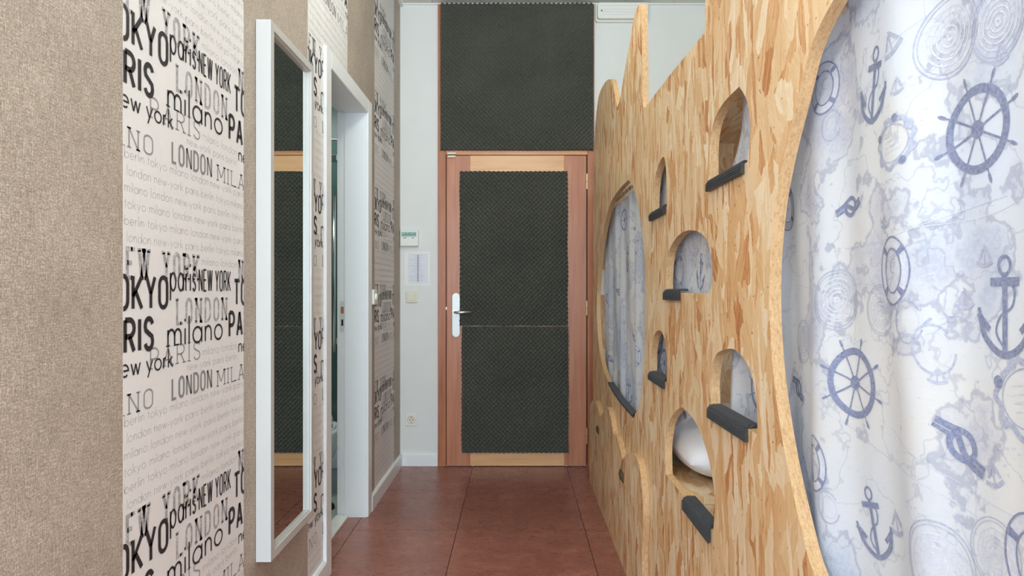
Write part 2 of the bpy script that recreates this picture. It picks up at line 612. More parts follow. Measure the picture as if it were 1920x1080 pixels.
# unseen wall behind the camera, opened for the assumed window
m = MB()
wx0, wx1, wz0, wz1 = -0.65, 1.35, 0.6, 2.3
m.box(XL, wx0, YF - 0.1, YF, 0, ZC).box(wx1, XE, YF - 0.1, YF, 0, ZC).box(wx0, wx1, YF - 0.1, YF, 0, wz0).box(wx0, wx1, YF - 0.1, YF, wz1, ZC)
tag(m.build('wall_front', 'wall_white'), 'white wall with the assumed daylight window', 'wall', kind='structure')
wn = tag(empty('assumed_window', (0.35, YF - 0.05, wz0)), 'assumed white framed window added to light the corridor', 'window', kind='structure')
for a in ((wx0, wx0 + 0.05, wz0, wz1), (wx1 - 0.05, wx1, wz0, wz1), (wx0, wx1, wz0, wz0 + 0.05), (wx0, wx1, wz1 - 0.05, wz1), (0.325, 0.375, wz0, wz1)):
    box('added_window_frame', a[0], a[1], YF - 0.09, YF - 0.03, a[2], a[3], 'gloss_white', wn)

wn2 = tag(empty('added_side_window', (XE + 0.05, 0.45, 1.02)), 'made-up white framed window added to light the near curtain', 'window', kind='structure')  # unseen, put in so light reaches the back of the curtain
for a in ((-0.05, -0.01, 1.02, 1.82), (0.91, 0.95, 1.02, 1.82), (-0.01, 0.91, 1.02, 1.06), (-0.01, 0.91, 1.78, 1.82)):
    box('added_window_frame', XE + 0.03, XE + 0.08, a[0], a[1], a[2], a[3], 'gloss_white', wn2)

# baseboards and ceiling trim
def baseboard(name, pts, axis, a, b, label):
    return tag(MB().prism(pts, axis, a, b).build(name, 'gloss_white'), label, 'baseboard', kind='structure')
BB = 0.08
prof_l = [(XL, 0.0), (XL + 0.016, 0.0), (XL + 0.016, BB - 0.008), (XL + 0.008, BB), (XL, BB)]
baseboard('baseboard_left_near', prof_l, 'y', YF, DO0 - 0.072, 'white baseboard along the wall below the mirror')
baseboard('baseboard_left_far', prof_l, 'y', DO1 + 0.082, YB, 'white baseboard between side doorway and end wall')
prof_b = [(YB, 0.0), (YB - 0.014, 0.0), (YB - 0.014, BB - 0.006), (YB - 0.009, BB), (YB, BB)]
baseboard('baseboard_back', prof_b, 'x', XL + 0.016, -0.512, 'white baseboard left of the wooden door')
tag(MB().box(XL, XL + 0.022, YF, YB, ZC - 0.018, ZC).build('trim_1', 'gloss_white'), 'white ceiling trim along the papered wall', 'trim', kind='structure')
tag(MB().box(XL + 0.022, XE, YB - 0.016, YB, ZC - 0.007, ZC).build('trim_2', 'gloss_white'), 'white ceiling trim above the wooden door', 'trim', kind='structure')

# ------------------------------------------------------------------ lettering: a stroke alphabet
def arc(cx, cy, rx, ry, a0, a1, n=10):
    return [(cx + rx * math.cos(math.radians(a0 + (a1 - a0) * k / n)), cy + ry * math.sin(math.radians(a0 + (a1 - a0) * k / n))) for k in range(n + 1)]
CAP = {
    'T': (0.9, [[(0, 1), (1, 1)], [(.5, 1), (.5, 0)]]),
    'O': (1.0, [arc(.5, .74, .5, .26, 0, 180) + arc(.5, .26, .5, .26, 180, 360) + [(1, .74)]]),
    'K': (1.0, [[(0, 0), (0, 1)], [(1, 1), (0, .38)], [(.28, .55), (1, 0)]]),
    'Y': (1.0, [[(0, 1), (.5, .45), (.5, 0)], [(1, 1), (.5, .45)]]),
    'N': (1.0, [[(0, 0), (0, 1)], [(0, 1), (1, 0)], [(1, 0), (1, 1)]]),
    'E': (0.85, [[(1, 1), (0, 1), (0, 0), (1, 0)], [(0, .52), (.85, .52)]]),
    'W': (1.55, [[(0, 1), (.25, 0)], [(.25, 0), (.5, 1)], [(.5, 1), (.75, 0)], [(.75, 0), (1, 1)]]),
    'R': (1.0, [[(0, 0), (0, 1)], [(0, 1), (.5, 1)] + arc(.5, .74, .5, .26, 90, -90) + [(0, .48)], [(.5, .48), (1, 0)]]),
    'P': (0.95, [[(0, 0), (0, 1)], [(0, 1), (.5, 1)] + arc(.5, .73, .5, .27, 90, -90) + [(0, .46)]]),
    'A': (1.05, [[(0, 0), (.5, 1)], [(.5, 1), (1, 0)], [(.16, .3), (.84, .3)]]),
    'I': (0.0, [[(0, 0), (0, 1)]]),
    'S': (0.95, [arc(.5, .75, .48, .25, 15, 180, 8) + [(.1, .62), (.9, .4)] + arc(.5, .25, .48, .25, 0, -165, 8)]),
    'L': (0.8, [[(0, 1), (0, 0), (1, 0)]]),
    'D': (1.0, [[(0, 0), (0, 1), (.4, 1)] + arc(.4, .7, .6, .3, 90, 0) + arc(.4, .3, .6, .3, 0, -90) + [(0, 0)]]),
    'M': (1.25, [[(0, 0), (0, 1)], [(0, 1), (.5, .25)], [(.5, .25), (1, 1)], [(1, 1), (1, 0)]]),
}
LOW = {   # x-height is 1
    'o': (1.0, [arc(.5, .5, .5, .5, 0, 360, 20)]),
    'a': (1.0, [arc(.5, .5, .5, .5, 0, 360, 20), [(1, 1), (1, 0)]]),
    'd': (1.0, [arc(.5, .5, .5, .5, 0, 360, 20), [(1, 1.75), (1, 0)]]),
    'b': (1.0, [arc(.5, .5, .5, .5, 0, 360, 20), [(0, 1.75), (0, 0)]]),
    'p': (1.0, [arc(.5, .5, .5, .5, 0, 360, 20), [(0, 1), (0, -.55)]]),
    'n': (.72, [[(0, 1), (0, 0)], arc(.5, .58, .5, .42, 180, 0) + [(1, 0)]]),
    'm': (1.3, [[(0, 1), (0, 0)], arc(.25, .62, .25, .38, 180, 0) + [(.5, 0)], arc(.75, .62, .25, .38, 180, 0) + [(1, 0)]]),
    'r': (.42, [[(0, 1), (0, 0)], arc(.8, .5, .8, .5, 180, 80, 6)]),
    'i': (0, [[(0, 1), (0, 0)], [(0, 1.42), (0, 1.6)]]),
    'l': (0, [[(0, 1.75), (0, 0)]]),
    'e': (.95, [[(0.02, .5), (1, .5)] + arc(.5, .5, .5, .5, 0, 315, 18)]),
    'w': (1.25, [[(0, 1), (.27, 0)], [(.27, 0), (.5, .95)], [(.5, .95), (.73, 0)], [(.73, 0), (1, 1)]]),
    'y': (.85, [[(0, 1), (.5, .05)], [(1, 1), (.22, -.5)]]),
    'k': (.72, [[(0, 1.75), (0, 0)], [(.9, 1), (0, .42)], [(.25, .6), (1, 0)]]),
    's': (.6, [arc(.5, .74, .46, .26, 20, 180, 8) + [(.1, .62), (.9, .4)] + arc(.5, .26, .46, .26, 0, -160, 8)]),
    't': (.4, [[(.5, 1.45), (.5, 0)], [(0, 1), (1, 1)]]),
    '-': (.4, [[(0, .45), (1, .45)]]),
}

def ribbon(pts, w):
    """flat stroke of width w along a polyline: list of vertices, list of quads"""
    closed = len(pts) > 3 and abs(pts[0][0] - pts[-1][0]) + abs(pts[0][1] - pts[-1][1]) < 1e-7
    P = [Vector((p[0], p[1])) for p in pts]
    Q = [P[0]]
    for p in P[1:]:
        if (p - Q[-1]).length > 1e-7:
            Q.append(p)
    P = Q
    if closed and (P[0] - P[-1]).length < 1e-7:
        P.pop()
    n = len(P)
    L, R = [], []
    for i in range(n):
        a = P[(i - 1) % n] if closed or i > 0 else None
        b = P[(i + 1) % n] if closed or i < n - 1 else None
        d1 = (P[i] - a).normalized() if a is not None else None
        d2 = (b - P[i]).normalized() if b is not None else None
        if d1 is None: d1 = d2
        if d2 is None: d2 = d1
        n1 = Vector((-d1.y, d1.x)); n2 = Vector((-d2.y, d2.x))
        mm = n1 + n2
        mm = n1 if mm.length < 1e-4 else mm.normalized()
        k = w / 2 / max(0.4, mm.dot(n1))
        L.append(P[i] + mm * k); R.append(P[i] - mm * k)
    vs = [tuple(p) for p in L] + [tuple(p) for p in R]
    fs = [(i, (i + 1) % n, n + (i + 1) % n, n + i) for i in range(n if closed else n - 1)]
    return vs, fs

def text_strokes(txt, s0, s1, base, size, thick, font, gap, serif=0.0, wfac=0.5):
    """lays the words out between s0 and s1; size is cap height or x-height"""
    glyphs = []
    x = 0.0
    tt = thick / size
    for ch in txt:
        if ch == ' ':
            x += gap * 2.6
            continue
        gw, st = font[ch]
        gw = gw * wfac
        glyphs.append((x + tt / 2, gw, st))
        x += gw + tt + gap
    total = x - gap
    k = (s1 - s0) / (total * size)
    V, F = [], []
    for gx, gw, st in glyphs:
        for line in st:
            pts = [((gx + p[0] * gw) * size * k + s0, base + (p[1] * (size - thick) + thick / 2)) for p in line]
            lines = [pts]
            if serif:
                for e, q in ((line[0], pts[0]), (line[-1], pts[-1])):
                    if e[1] in (0, 1) and not (abs(line[0][0] - line[-1][0]) < 1e-6 and abs(line[0][1] - line[-1][1]) < 1e-6):
                        lines.append([(q[0] - serif * size, q[1]), (q[0] + serif * size, q[1])])
            for ln in lines:
                v, f = ribbon(ln, thick if ln is pts else thick * 0.8)
                o = len(V)
                V += v
                F += [tuple(i + o for i in q) for q in f]
    return V, F

# the printed repeat of the paper, 0.53 wide and 0.524 high; s from the strip's left edge, t from the big TOKYO baseline
REP = 0.524
W_S = 0.53
BIG = [('TOKYO', -.062, .155, 0.0, .074, .0098, CAP, .10, 0, .40),
       ('paris', .161, .272, .0385, .0440, .0052, LOW, .14, 0, .50),
       ('NEW YORK', .284, .450, .0385, .0555, .0047, CAP, .075, 0, .27),
       ('PARIS', -.092, .102, -.085, .0735, .0108, CAP, .12, 0, .42),
       ('milano', .151, .405, -.085, .0425, .0056, LOW, .28, 0, .95),
       ('new york', -.034, .174, -.129, .0270, .0040, LOW, .20, 0, .95)]
STAMP = [('NEW YORK', -.033, .287, .0615, .066, .0095, CAP, .22, .10, .36),
         ('LONDON', .187, .430, -.037, .062, .0080, CAP, .26, .10, .42)]
MID = [('LONDON', .168, .349, -.2025, .051, .0065, CAP, .14, 0, .40)]
SERIF = [('PARIS', .088, .292, -.124, .046, .0038, CAP, .36, .16, .62),
         ('MILANO', .3765, .629, -.2035, .042, .0040, CAP, .32, .15, .62)]
W6 = ['berlin', 'tokyo', 'milano', 'london', 'new-york', 'paris']
PALE = [('milano london', .304, .487, -.117, .0135, .0014, LOW, .26, 0, .95),
        ('new-york paris berlin', .2326, .487, -.145, .0130, .0014, LOW, .26, 0, .95),
        ('milano london', .30, .487, -.421, .0128, .0014, LOW, .26, 0, .95)]
for r, st in enumerate((0, 3, 2, 1, 0, 3)):
    words = W6[st:] + W6[:st]
    PALE.append((' '.join(words), .004 if st != 3 else .012, .526, -.225 - .0326 * r, .0130, .0014, LOW, .26, 0, .95))
LAYERS = [('small_lettering', 'ink_pale', PALE, .0003), ('stamped_lettering', 'ink_stamp', STAMP, .0005), ('serif_lettering', 'ink_serif', SERIF, .0006),
          ('grey_lettering', 'ink_mid', MID, .0007), ('bold_lettering', 'ink_black', BIG, .0009)]

def lettering(strip, y0, y1, phase, layer, hole):
    name, mat, items, eps = layer
    V, F = [], []
    k0 = int(math.floor((0.0 - phase) / REP)) - 1
    for k in range(k0, k0 + 9):
        for it in items:
            for sh in (-W_S, 0, W_S):
                if it[2] + sh < 0 or it[1] + sh > W_S:
                    continue
                b = phase + k * REP + it[3]
                if b > ZC - 0.03 - it[4] * 1.8 or b < BB + it[4] * 0.3:
                    continue
                v, f = text_strokes(it[0], it[1] + sh, it[2] + sh, b, *it[4:])
                o = len(V)
                V += v
                F += [tuple(i + o for i in q) for q in f]
    bm = bmesh.new()
    bv = [bm.verts.new((XL + eps, y0 + p[0], p[1])) for p in V]
    for q in F:
        try:
            bm.faces.new([bv[i] for i in q])
        except ValueError:
            pass
    for co, no in (((0, y0, 0), (0, -1, 0)), ((0, y1, 0), (0, 1, 0))):
        geo = bm.verts[:] + bm.edges[:] + bm.faces[:]
        bmesh.ops.bisect_plane(bm, geom=geo, plane_co=co, plane_no=no, clear_outer=True)
    if hole:
        dead = []
        for f in bm.faces:
            c = f.calc_center_median()
            if hole[0] < c.y < hole[1] and c.z < hole[2]:
                dead.append(f)
        bmesh.ops.delete(bm, geom=dead, context='FACES')
    bm.verts.index_update()
    vs = [tuple(v.co) for v in bm.verts]
    fs = [tuple(v.index for v in f.verts) for f in bm.faces]
    bm.free()
    o = obj(name, vs, fs, mat, strip)
    o['label'] = {'ink_black': 'black city names', 'ink_pale': 'pale grey rows of city names'}.get(mat, 'grey city names')
    return o

S0 = 1.195
HOLE = (DO0 - 0.03, DO1 + 0.03, DOH + 0.03)
phases = {1: 1.0995, 3: 1.438, 5: 1.053, -1: 0.9}
n = -7
for n in range(-8, 6):
    y0, y1 = S0 + (n - 1) * W_S, S0 + n * W_S
    y0, y1 = max(y0, YF), min(y1, YB) if n < 5 else y1
    if n == 5:
        pass
    if y1 <= YF:
        continue
    pale = (n % 2 == 1)
    m = MB()
    mat = 'wallpaper_pale' if pale else 'wallpaper_brown'
    segs = [(y0, y1, BB, ZC - 0.02)]
    if y1 > HOLE[0] and y0 < HOLE[1]:
        segs = []
        if y0 < HOLE[0]: segs.append((y0, HOLE[0], BB, ZC - 0.02))
        segs.append((max(y0, HOLE[0]), min(y1, HOLE[1]), HOLE[2], ZC - 0.02))
        if y1 > HOLE[1]: segs.append((HOLE[1], y1, BB, ZC - 0.02))
    for s in segs:
        m.box(XL - 0.001, XL, s[0] + 0.0003, s[1] - 0.0003, s[2], s[3])
    strip = m.build('wallpaper_strip', mat, wall_left)
    if pale and n >= 1:
        for ly in LAYERS:
            lettering(strip, y0, y1, phases[n], ly, HOLE if len(segs) > 1 or segs[0][2] > 0.5 else None)
MB().box(XL - 0.001, XL, S0 + 5 * W_S + 0.0003, YB, BB, ZC - 0.02).build('wallpaper_strip', 'wallpaper_brown', wall_left)

# ------------------------------------------------------------------ side doorway in the left wall
d2 = tag(empty('door_2', (XL, (DO0 + DO1) / 2, 0)), 'white side doorway to a dim washroom beside the mirror', 'doorway', kind='structure')
CX0, CX1 = XL, XL + 0.014
box('casing', CX0, CX1, DO0 - 0.068, DO0, 0, DOH + 0.07, 'gloss_white', d2, bevel=0.003)
box('casing', CX0, CX1, DO1, DO1 + 0.08, 0, DOH + 0.07, 'gloss_white', d2, bevel=0.003)
box('casing', CX0, CX1, DO0 + 0.0004, DO1 - 0.0004, DOH, DOH + 0.07, 'gloss_white', d2, bevel=0.003)
box('jamb', XL - 0.105, CX0 + 0.001, DO0 - 0.018, DO0, 0, DOH + 0.018, 'gloss_white', d2)
jf = box('jamb', XL - 0.105, CX0 + 0.001, DO1, DO1 + 0.018, 0, DOH + 0.018, 'gloss_white', d2)
box('jamb', XL - 0.105, CX0 + 0.001, DO0, DO1, DOH, DOH + 0.018, 'gloss_white', d2)
# rebate behind the jamb, where the strike plate sits
rb = box('rebate', XL - 0.145, XL - 0.1052, DO1 + 0.008, DO1 + 0.022, 0, DOH + 0.018, 'gloss_white', d2)
box('rebate', XL - 0.145, XL - 0.1052, DO0 - 0.022, DO0 - 0.008, 0, DOH + 0.018, 'gloss_white', d2)
box('rebate', XL - 0.145, XL - 0.1052, DO0 - 0.008, DO1 + 0.008, DOH + 0.008, DOH + 0.02, 'gloss_white', d2)
pl = MB().prism(round_rect(XL - 0.119, 1.015, 0.022, 0.155, 0.010), 'y', DO1 + 0.0055, DO1 + 0.0085).build('strike_plate', 'plate_silver', d2)
box('latch_hole', XL - 0.126, XL - 0.112, DO1 + 0.0052, DO1 + 0.0057, 1.028, 1.062, 'wood_frame', pl)
box('latch_hole', XL - 0.124, XL - 0.114, DO1 + 0.0052, DO1 + 0.0057, 0.966, 0.998, 'dark_gap', pl)
box('threshold', XL - 0.15, XL - 0.085, DO0, DO1, -0.002, 0.012, 'marble_sill', d2, bevel=0.003)

# washroom beyond
BX0, BX1, BY0, BY1 = -2.3, XL - 0.14, 1.9, 4.35
tag(box('floor_washroom', BX0, BX1, BY0, BY1, -0.05, 0.0, 'bath_floor'), 'pale grey washroom floor past the side doorway', 'floor', kind='structure')
tag(box('wall_washroom_far', BX0, BX1, BY1, BY1 + 0.05, 0, 2.6, 'tile_teal'), 'teal washroom wall past the side doorway', 'wall', kind='structure')
tag(box('wall_washroom_side', BX0 - 0.05, BX0, BY0, BY1, 0, 2.6, 'tile_teal'), 'teal washroom side wall', 'wall', kind='structure')
tag(box('wall_washroom_near', BX0, BX1, BY0 - 0.05, BY0, 0, 2.6, 'tile_teal'), 'teal washroom near wall', 'wall', kind='structure')
tag(box('ceiling_washroom', BX0, BX1, BY0, BY1, 2.6, 2.65, 'ceiling_white'), 'white washroom ceiling', 'ceiling', kind='structure')
area('washroom_fill', (-1.6, 3.3, 2.55), (0, 0, 0), 0.4, 0.4, 9.0, (0.93, 1.0, 0.97))  # added light to lift the dark washroom, no lamp modelled

sh = tag(empty('shower_screen', (-1.25, 3.99, 0)), 'tall glass shower screen with rounded chrome rim in the washroom', 'shower screen')
rr = round_rect(-1.30, 1.16, 0.42, 1.92, 0.06)
MB().prism(rr, 'y', 3.985, 3.993).build('pane', 'shower_glass', sh)
MB().tube([(p[0], 3.989, p[1]) for p in rr] + [(rr[0][0], 3.989, rr[0][1])], 0.006, 6, False).build('rim', 'satin_steel', sh, smooth=True)
MB().tube([(-1.165, 3.96, 0.75), (-1.165, 3.96, 1.75)], 0.012, 10).build('rail', 'chrome', sh, smooth=True)
box('base', -1.51, -1.09, 3.96, 4.02, 0.0, 0.205, 'ceramic', sh, bevel=0.01)
for zz in (1.98, 0.80):
    box('clip', -1.19, -1.15, 3.97, 4.0, zz, zz + 0.04, 'chrome', sh, bevel=0.004)

bd = tag(empty('bidet', (-1.22, 3.62, 0)), 'white ceramic bidet glimpsed through the side doorway', 'bidet')
def lathe_ellipse(rings, cx, cy):
    vs, fs = [], []
    N = 24
    for (rx, ry, z) in rings:
        for k in range(N):
            a = 2 * PI * k / N
            vs.append((cx + rx * math.cos(a), cy + ry * math.sin(a), z))
    for i in range(len(rings) - 1):
        for k in range(N):
            a, b = i * N + k, i * N + (k + 1) % N
            fs.append((a, b, b + N, a + N))
    fs.append(tuple(range(N))[::-1])
    fs.append(tuple(range((len(rings) - 1) * N, len(rings) * N)))
    return vs, fs
v, f = lathe_ellipse([(.10, .15, .0), (.09, .14, .10), (.15, .21, .17), (.18, .26, .26), (.185, .265, .32), (.18, .26, .335), (.15, .23, .335), (.13, .20, .29), (.05, .08, .24)], -1.22, 3.62)
obj('bowl', v, f, 'ceramic', bd, smooth=True)
MB().tube([(-1.10, 3.66, .333), (-1.10, 3.66, .39), (-1.10, 3.64, .41), (-1.10, 3.58, .40)], [.016, .016, .014, .010], 10).build('tap', 'chrome', bd, smooth=True)

sl = tag(empty('slipper', (-0.99, 3.25, 0)), 'black slipper lying just inside the side doorway', 'slipper')
sole = smooth_line([(-1.10, 3.21), (-1.04, 3.20), (-0.975, 3.215), (-0.955, 3.25), (-0.975, 3.285), (-1.04, 3.29), (-1.10, 3.28)], 5, True)
MB().prism(sole, 'z', 0.0, 0.015).build('sole', 'black_rubber', sl)
v, f = [], []
for i in range(9):
    a = PI * i / 8
    for (xx, s) in ((-1.045, 1.0), (-1.01, 1.0), (-0.98, .8), (-0.965, .4)):
        v.append((xx, 3.247 - 0.042 * s * math.cos(a), 0.013 + 0.035 * s * math.sin(a)))
for i in range(8):
    for j in range(3):
        f.append((i * 4 + j, i * 4 + j + 1, i * 4 + j + 5, i * 4 + j + 4))
st = obj('upper', v, f, 'black_rubber', sl, smooth=True)
st.modifiers.new('thick', 'SOLIDIFY').thickness = 0.004

# ------------------------------------------------------------------ the wooden door and the foam panels
FACE = YB - 0.012          # front of the frame
LEAF = YB - 0.006
d1 = tag(empty('door_1', (0, YB, 0)), 'red-brown wooden door padded with dark egg-crate foam', 'door', kind='structure')
DX0, DX1, DZ1 = -0.454, 0.457, 2.025
box('frame_post', -0.510, DX0 - 0.004, FACE - 0.012, YB + 0.001, 0, 3.012, 'wood_frame', d1, bevel=0.003)
box('frame_post', DX1 + 0.006, 0.508, FACE - 0.012, YB + 0.001, 0, 3.012, 'wood_frame', d1, bevel=0.003)
box('frame_header', DX0 - 0.0036, DX1 + 0.0056, FACE - 0.010, YB + 0.001, DZ1 + 0.004, 2.075, 'wood_header', d1, bevel=0.002)
box('frame_header', DX0 - 0.0036, DX1 + 0.0056, FACE - 0.004, YB + 0.001, 2.95, 3.012, 'wood_header', d1)
box('transom_panel', DX0 - 0.003, DX1 + 0.005, YB - 0.010, YB + 0.001, 2.0755, 2.9495, 'wood_rail', d1)
box('shadow_gap', DX0 - 0.0039, DX1 + 0.0059, YB - 0.004, YB - 0.0005, 0.001, DZ1 + 0.0039, 'dark_gap', d1)
lf = box('stile', DX0, -0.300, YB - 0.020, YB - 0.0041, 0.006, DZ1, 'wood_stile', d1, bevel=0.0015)
rt = box('stile', 0.312, DX1, YB - 0.020, YB - 0.0041, 0.006, DZ1, 'wood_stile', d1, bevel=0.0015)
box('rail', -0.2998, 0.3118, YB - 0.0195, YB - 0.0041, 1.86, DZ1, 'wood_rail', d1)
box('rail', -0.2998, 0.3118, YB - 0.0195, YB - 0.0041, 0.006, 0.20, 'wood_rail', d1)
box('door_panel', -0.2998, 0.3118, YB - 0.012, YB - 0.0041, 0.2002, 1.8598, 'wood_rail', d1)

def foam(name, parent, x0, x1, z0, z1, yb, wav, seedv, th=0.006, amp=0.030, pitch=0.0300, res=8):
    """egg-crate sheet: bumps in a staggered lattice, with slightly ragged cut edges"""
    nx = int((x1 - x0) / pitch * res); nz = int((z1 - z0) / pitch * res)
    vs, fs = [], []
    for j in range(nz + 1):
        z = z0 + (z1 - z0) * j / nz
        e0 = wav * mnoise.noise((seedv, z * 7, 0)) + wav * 0.6 * math.sin(z * 2 * PI / pitch)
        e1 = wav * mnoise.noise((seedv + 9, z * 7, 0)) + wav * 0.6 * math.sin(z * 2 * PI / pitch)
        for i in range(nx + 1):
            u = i / nx
            xx = x0 + e0 + (x1 + e1 - x0 - e0) * u
            eb = (wav * mnoise.noise((xx * 7, seedv, 3)) + wav * 0.8 * math.cos(xx * 2 * PI / pitch))
            zz = z
            if j == 0 or j == nz:
                zz = z + eb
            xg = x0 + (x1 - x0) * u
            hgt = math.cos(2 * PI * i / res) * math.cos(2 * PI * j / res)
            hgt = (0.5 + 0.5 * hgt) ** 1.5
            hgt += 0.12 * mnoise.noise((xg * 9, z * 9, seedv))
            edge = 0.0 if (i in (0, nx) or j in (0, nz)) else 1.0
            y = yb - (th + amp * hgt) * (edge if edge else 0.0)
            vs.append((xx, y, zz))
    for j in range(nz):
        for i in range(nx):
            a = j * (nx + 1) + i
            fs.append((a, a + 1, a + nx + 2, a + nx + 1))
    return obj(name, vs, fs, 'acoustic_foam', parent, smooth=True)
foam('foam_sheet', d1, -0.368, 0.336, 0.917, 1.922, YB - 0.0205, 0.004, 1.3)
foam('foam_sheet', d1, -0.356, 0.340, 0.090, 0.913, YB - 0.0205, 0.004, 5.1)
# pale glue line between the two sheets
m = MB()
for i in range(46):
    if random.random() < 0.6:
        xx = -0.35 + 0.015 * i + random.uniform(-.004, .004)
        m.box(xx, xx + random.uniform(.002, .007), YB - 0.0385, YB - 0.034, 0.9135, 0.9165)
m.build('glue_line', 'paper_ink', d1)
fo = foam('acoustic_foam_panel', None, -0.494, 0.502, 2.056, 3.010, FACE - 0.0125, 0.0015, 8.8, th=0.010)
tag(fo, 'large dark egg-crate foam sheet covering the panel above the door', 'foam panel')

# door furniture
hp = MB().prism(round_rect(-0.392, 0.986, 0.050, 0.287, 0.0245, 8), 'y', YB - 0.030, YB - 0.0201).build('handle_plate', 'plate_silver', d1, bevel=0.002)
MB().tube([(-0.395, YB - 0.029, 1.005), (-0.395, YB - 0.070, 1.005), (-0.388, YB - 0.082, 1.005), (-0.372, YB - 0.086, 1.005), (-0.283, YB - 0.084, 1.007)], 0.0095, 14).build('handle', 'satin_steel', hp, smooth=True)
MB().tube([(-0.395, YB - 0.0295, 1.005), (-0.395, YB - 0.036, 1.005)], 0.016, 18).build('rosette', 'satin_steel', hp)
for (a, b) in ((1.905, 1.805), (1.08, 0.985), (0.255, 0.150)):
    hg = MB().tube([(DX1 + 0.003, YB - 0.027, b), (DX1 + 0.003, YB - 0.027, a)], 0.0065, 12).build('hinge', 'brass', d1, smooth=False)
    MB().tube([(DX1 + 0.003, YB - 0.027, (a + b) / 2 - 0.001), (DX1 + 0.003, YB - 0.027, (a + b) / 2 + 0.001)], 0.0072, 12).build('knuckle', 'dark_gap', hg)
box('contact_sensor', -0.447, -0.393, YB - 0.034, YB - 0.0221, DZ1 + 0.006, DZ1 + 0.018, 'plastic_cream', d1, bevel=0.002)
box('contact_sensor', -0.447, -0.395, YB - 0.034, YB - 0.0201, DZ1 - 0.014, DZ1 - 0.002, 'plastic_cream', d1, bevel=0.002)
box('lock_bolt', DX0 - 0.004, DX0 + 0.0005, YB - 0.019, YB - 0.006, 1.020, 1.040, 'chrome', d1)

# ------------------------------------------------------------------ small things on the end wall
th = tag(empty('thermostat', (-0.695, YB, 1.435)), 'white thermostat with green display beside the door', 'thermostat')
box('body', -0.757, -0.637, YB - 0.026, YB - 0.0005, 1.433, 1.541, 'plastic_white', th, bevel=0.006)
lcdo = box('display', -0.747, -0.650, YB - 0.0275, YB - 0.0255, 1.497, 1.527, 'lcd', th)
m = MB()
for i in range(9):
    a = -0.742 + i * 0.010
    m.box(a, a + 0.006, YB - 0.0279, YB - 0.0274, 1.503, 1.503 + random.choice((0.012, 0.018)))
m.build('segments', 'tile_teal', lcdo)
for a, b in ((-0.735, -0.715), (-0.68, -0.665)):
    box('caption', a, b, YB - 0.0266, YB - 0.0259, 1.486, 1.490, 'ink_dark', th)
box('flap', -0.752, -0.642, YB - 0.0285, YB - 0.0255, 1.437, 1.474, 'plastic_white', th, bevel=0.002)

pn = tag(empty('notice', (-0.65, YB, 1.18)), 'printed notice in a clear sleeve under the thermostat', 'notice')
box('sleeve', -0.732, -0.565, YB - 0.0012, YB - 0.0004, 1.180, 1.400, 'plastic_white', pn)
sheet = box('paper_sheet', -0.708, -0.578, YB - 0.0022, YB - 0.0013, 1.192, 1.388, 'paper', pn)
m = MB()
for r in range(13):
    zz = 1.374 - r * 0.0135
    a = -0.70 + random.choice((0, 0.012, 0.03))
    b = -0.60 - random.uniform(0, 0.035)
    m.box(a, b, YB - 0.0026, YB - 0.0021, zz, zz + 0.003)
m.box(-0.648, -0.638, YB - 0.0026, YB - 0.0021, 1.20, 1.38)
m.build('printed_lines', 'paper_ink', sheet)

sw = tag(empty('light_switch', (-0.682, YB, 1.065)), 'square cream light switch under the notice', 'light switch')
box('plate', -0.722, -0.644, YB - 0.010, YB - 0.0005, 1.066, 1.142, 'plastic_cream', sw, bevel=0.004)
box('rocker', -0.710, -0.656, YB - 0.014, YB - 0.0095, 1.078, 1.130, 'plastic_cream', sw, bevel=0.002)

so = tag(empty('wall_socket', (-0.685, YB, 0.262)), 'round white power socket low on the end wall', 'socket')
box('plate', -0.726, -0.646, YB - 0.010, YB - 0.0005, 0.262, 0.342, 'plastic_white', so, bevel=0.005)
vs_, fs_ = [], []
N = 24
for (r, y) in ((0.029, YB - 0.0105), (0.024, YB - 0.0125), (0.020, YB - 0.0112), (0.019, YB - 0.0102)):
    for k in range(N):
        a = 2 * PI * k / N
        vs_.append((-0.686 + r * math.cos(a), y, 0.302 + r * math.sin(a)))
for i in range(3):
    for k in range(N):
        a, b = i * N + k, i * N + (k + 1) % N
        fs_.append((a, b, b + N, a + N))
fs_.append(tuple(range(3 * N, 4 * N)))
well = obj('well', vs_, fs_, 'plastic_cream', so)
for dx in (-0.0095, 0.0095):
    MB().tube([(-0.686 + dx, YB - 0.0112, 0.302), (-0.686 + dx, YB - 0.0100, 0.302)], 0.0032, 10).build('pin_hole', 'ink_dark', well)
for dz in (-0.017, 0.017):
    box('earth_clip', -0.689, -0.683, YB - 0.0128, YB - 0.0103, 0.302 + dz - 0.002, 0.302 + dz + 0.002, 'ink_dark', well)

lw = tag(empty('dimmer_switch', (XL, 3.235, 1.07)), 'small white switch box beside the side doorway casing', 'light switch')
box('housing', XL + 0.0005, XL + 0.022, 3.212, 3.290, 1.070, 1.150, 'plastic_white', lw, bevel=0.006)
MB().tube([(XL + 0.021, 3.25, 1.11), (XL + 0.031, 3.25, 1.11)], [0.021, 0.018], 18).build('knob', 'plastic_white', lw)

em = tag(empty('emergency_light', (0.69, YB, 2.895)), 'white emergency light fixed high beside the upper foam sheet', 'emergency light')
MB().prism(round_rect(0.69, 2.955, 0.345, 0.118, 0.015), 'y', YB - 0.022, YB - 0.0005).build('base', 'plastic_white', em)
cv = MB().prism(round_rect(0.69, 2.957, 0.330, 0.104, 0.018), 'y', YB - 0.055, YB - 0.0222).build('cover', 'plastic_white', em, bevel=0.006)
for zz in (2.928, 2.945, 2.962, 2.985):
    box('rib', 0.545, 0.835, YB - 0.0570, YB - 0.0548, zz, zz + 0.0035, 'paper', cv)
box('indicator', 0.547, 0.556, YB - 0.0585, YB - 0.0569, 2.950, 2.957, 'ink_dark', cv)

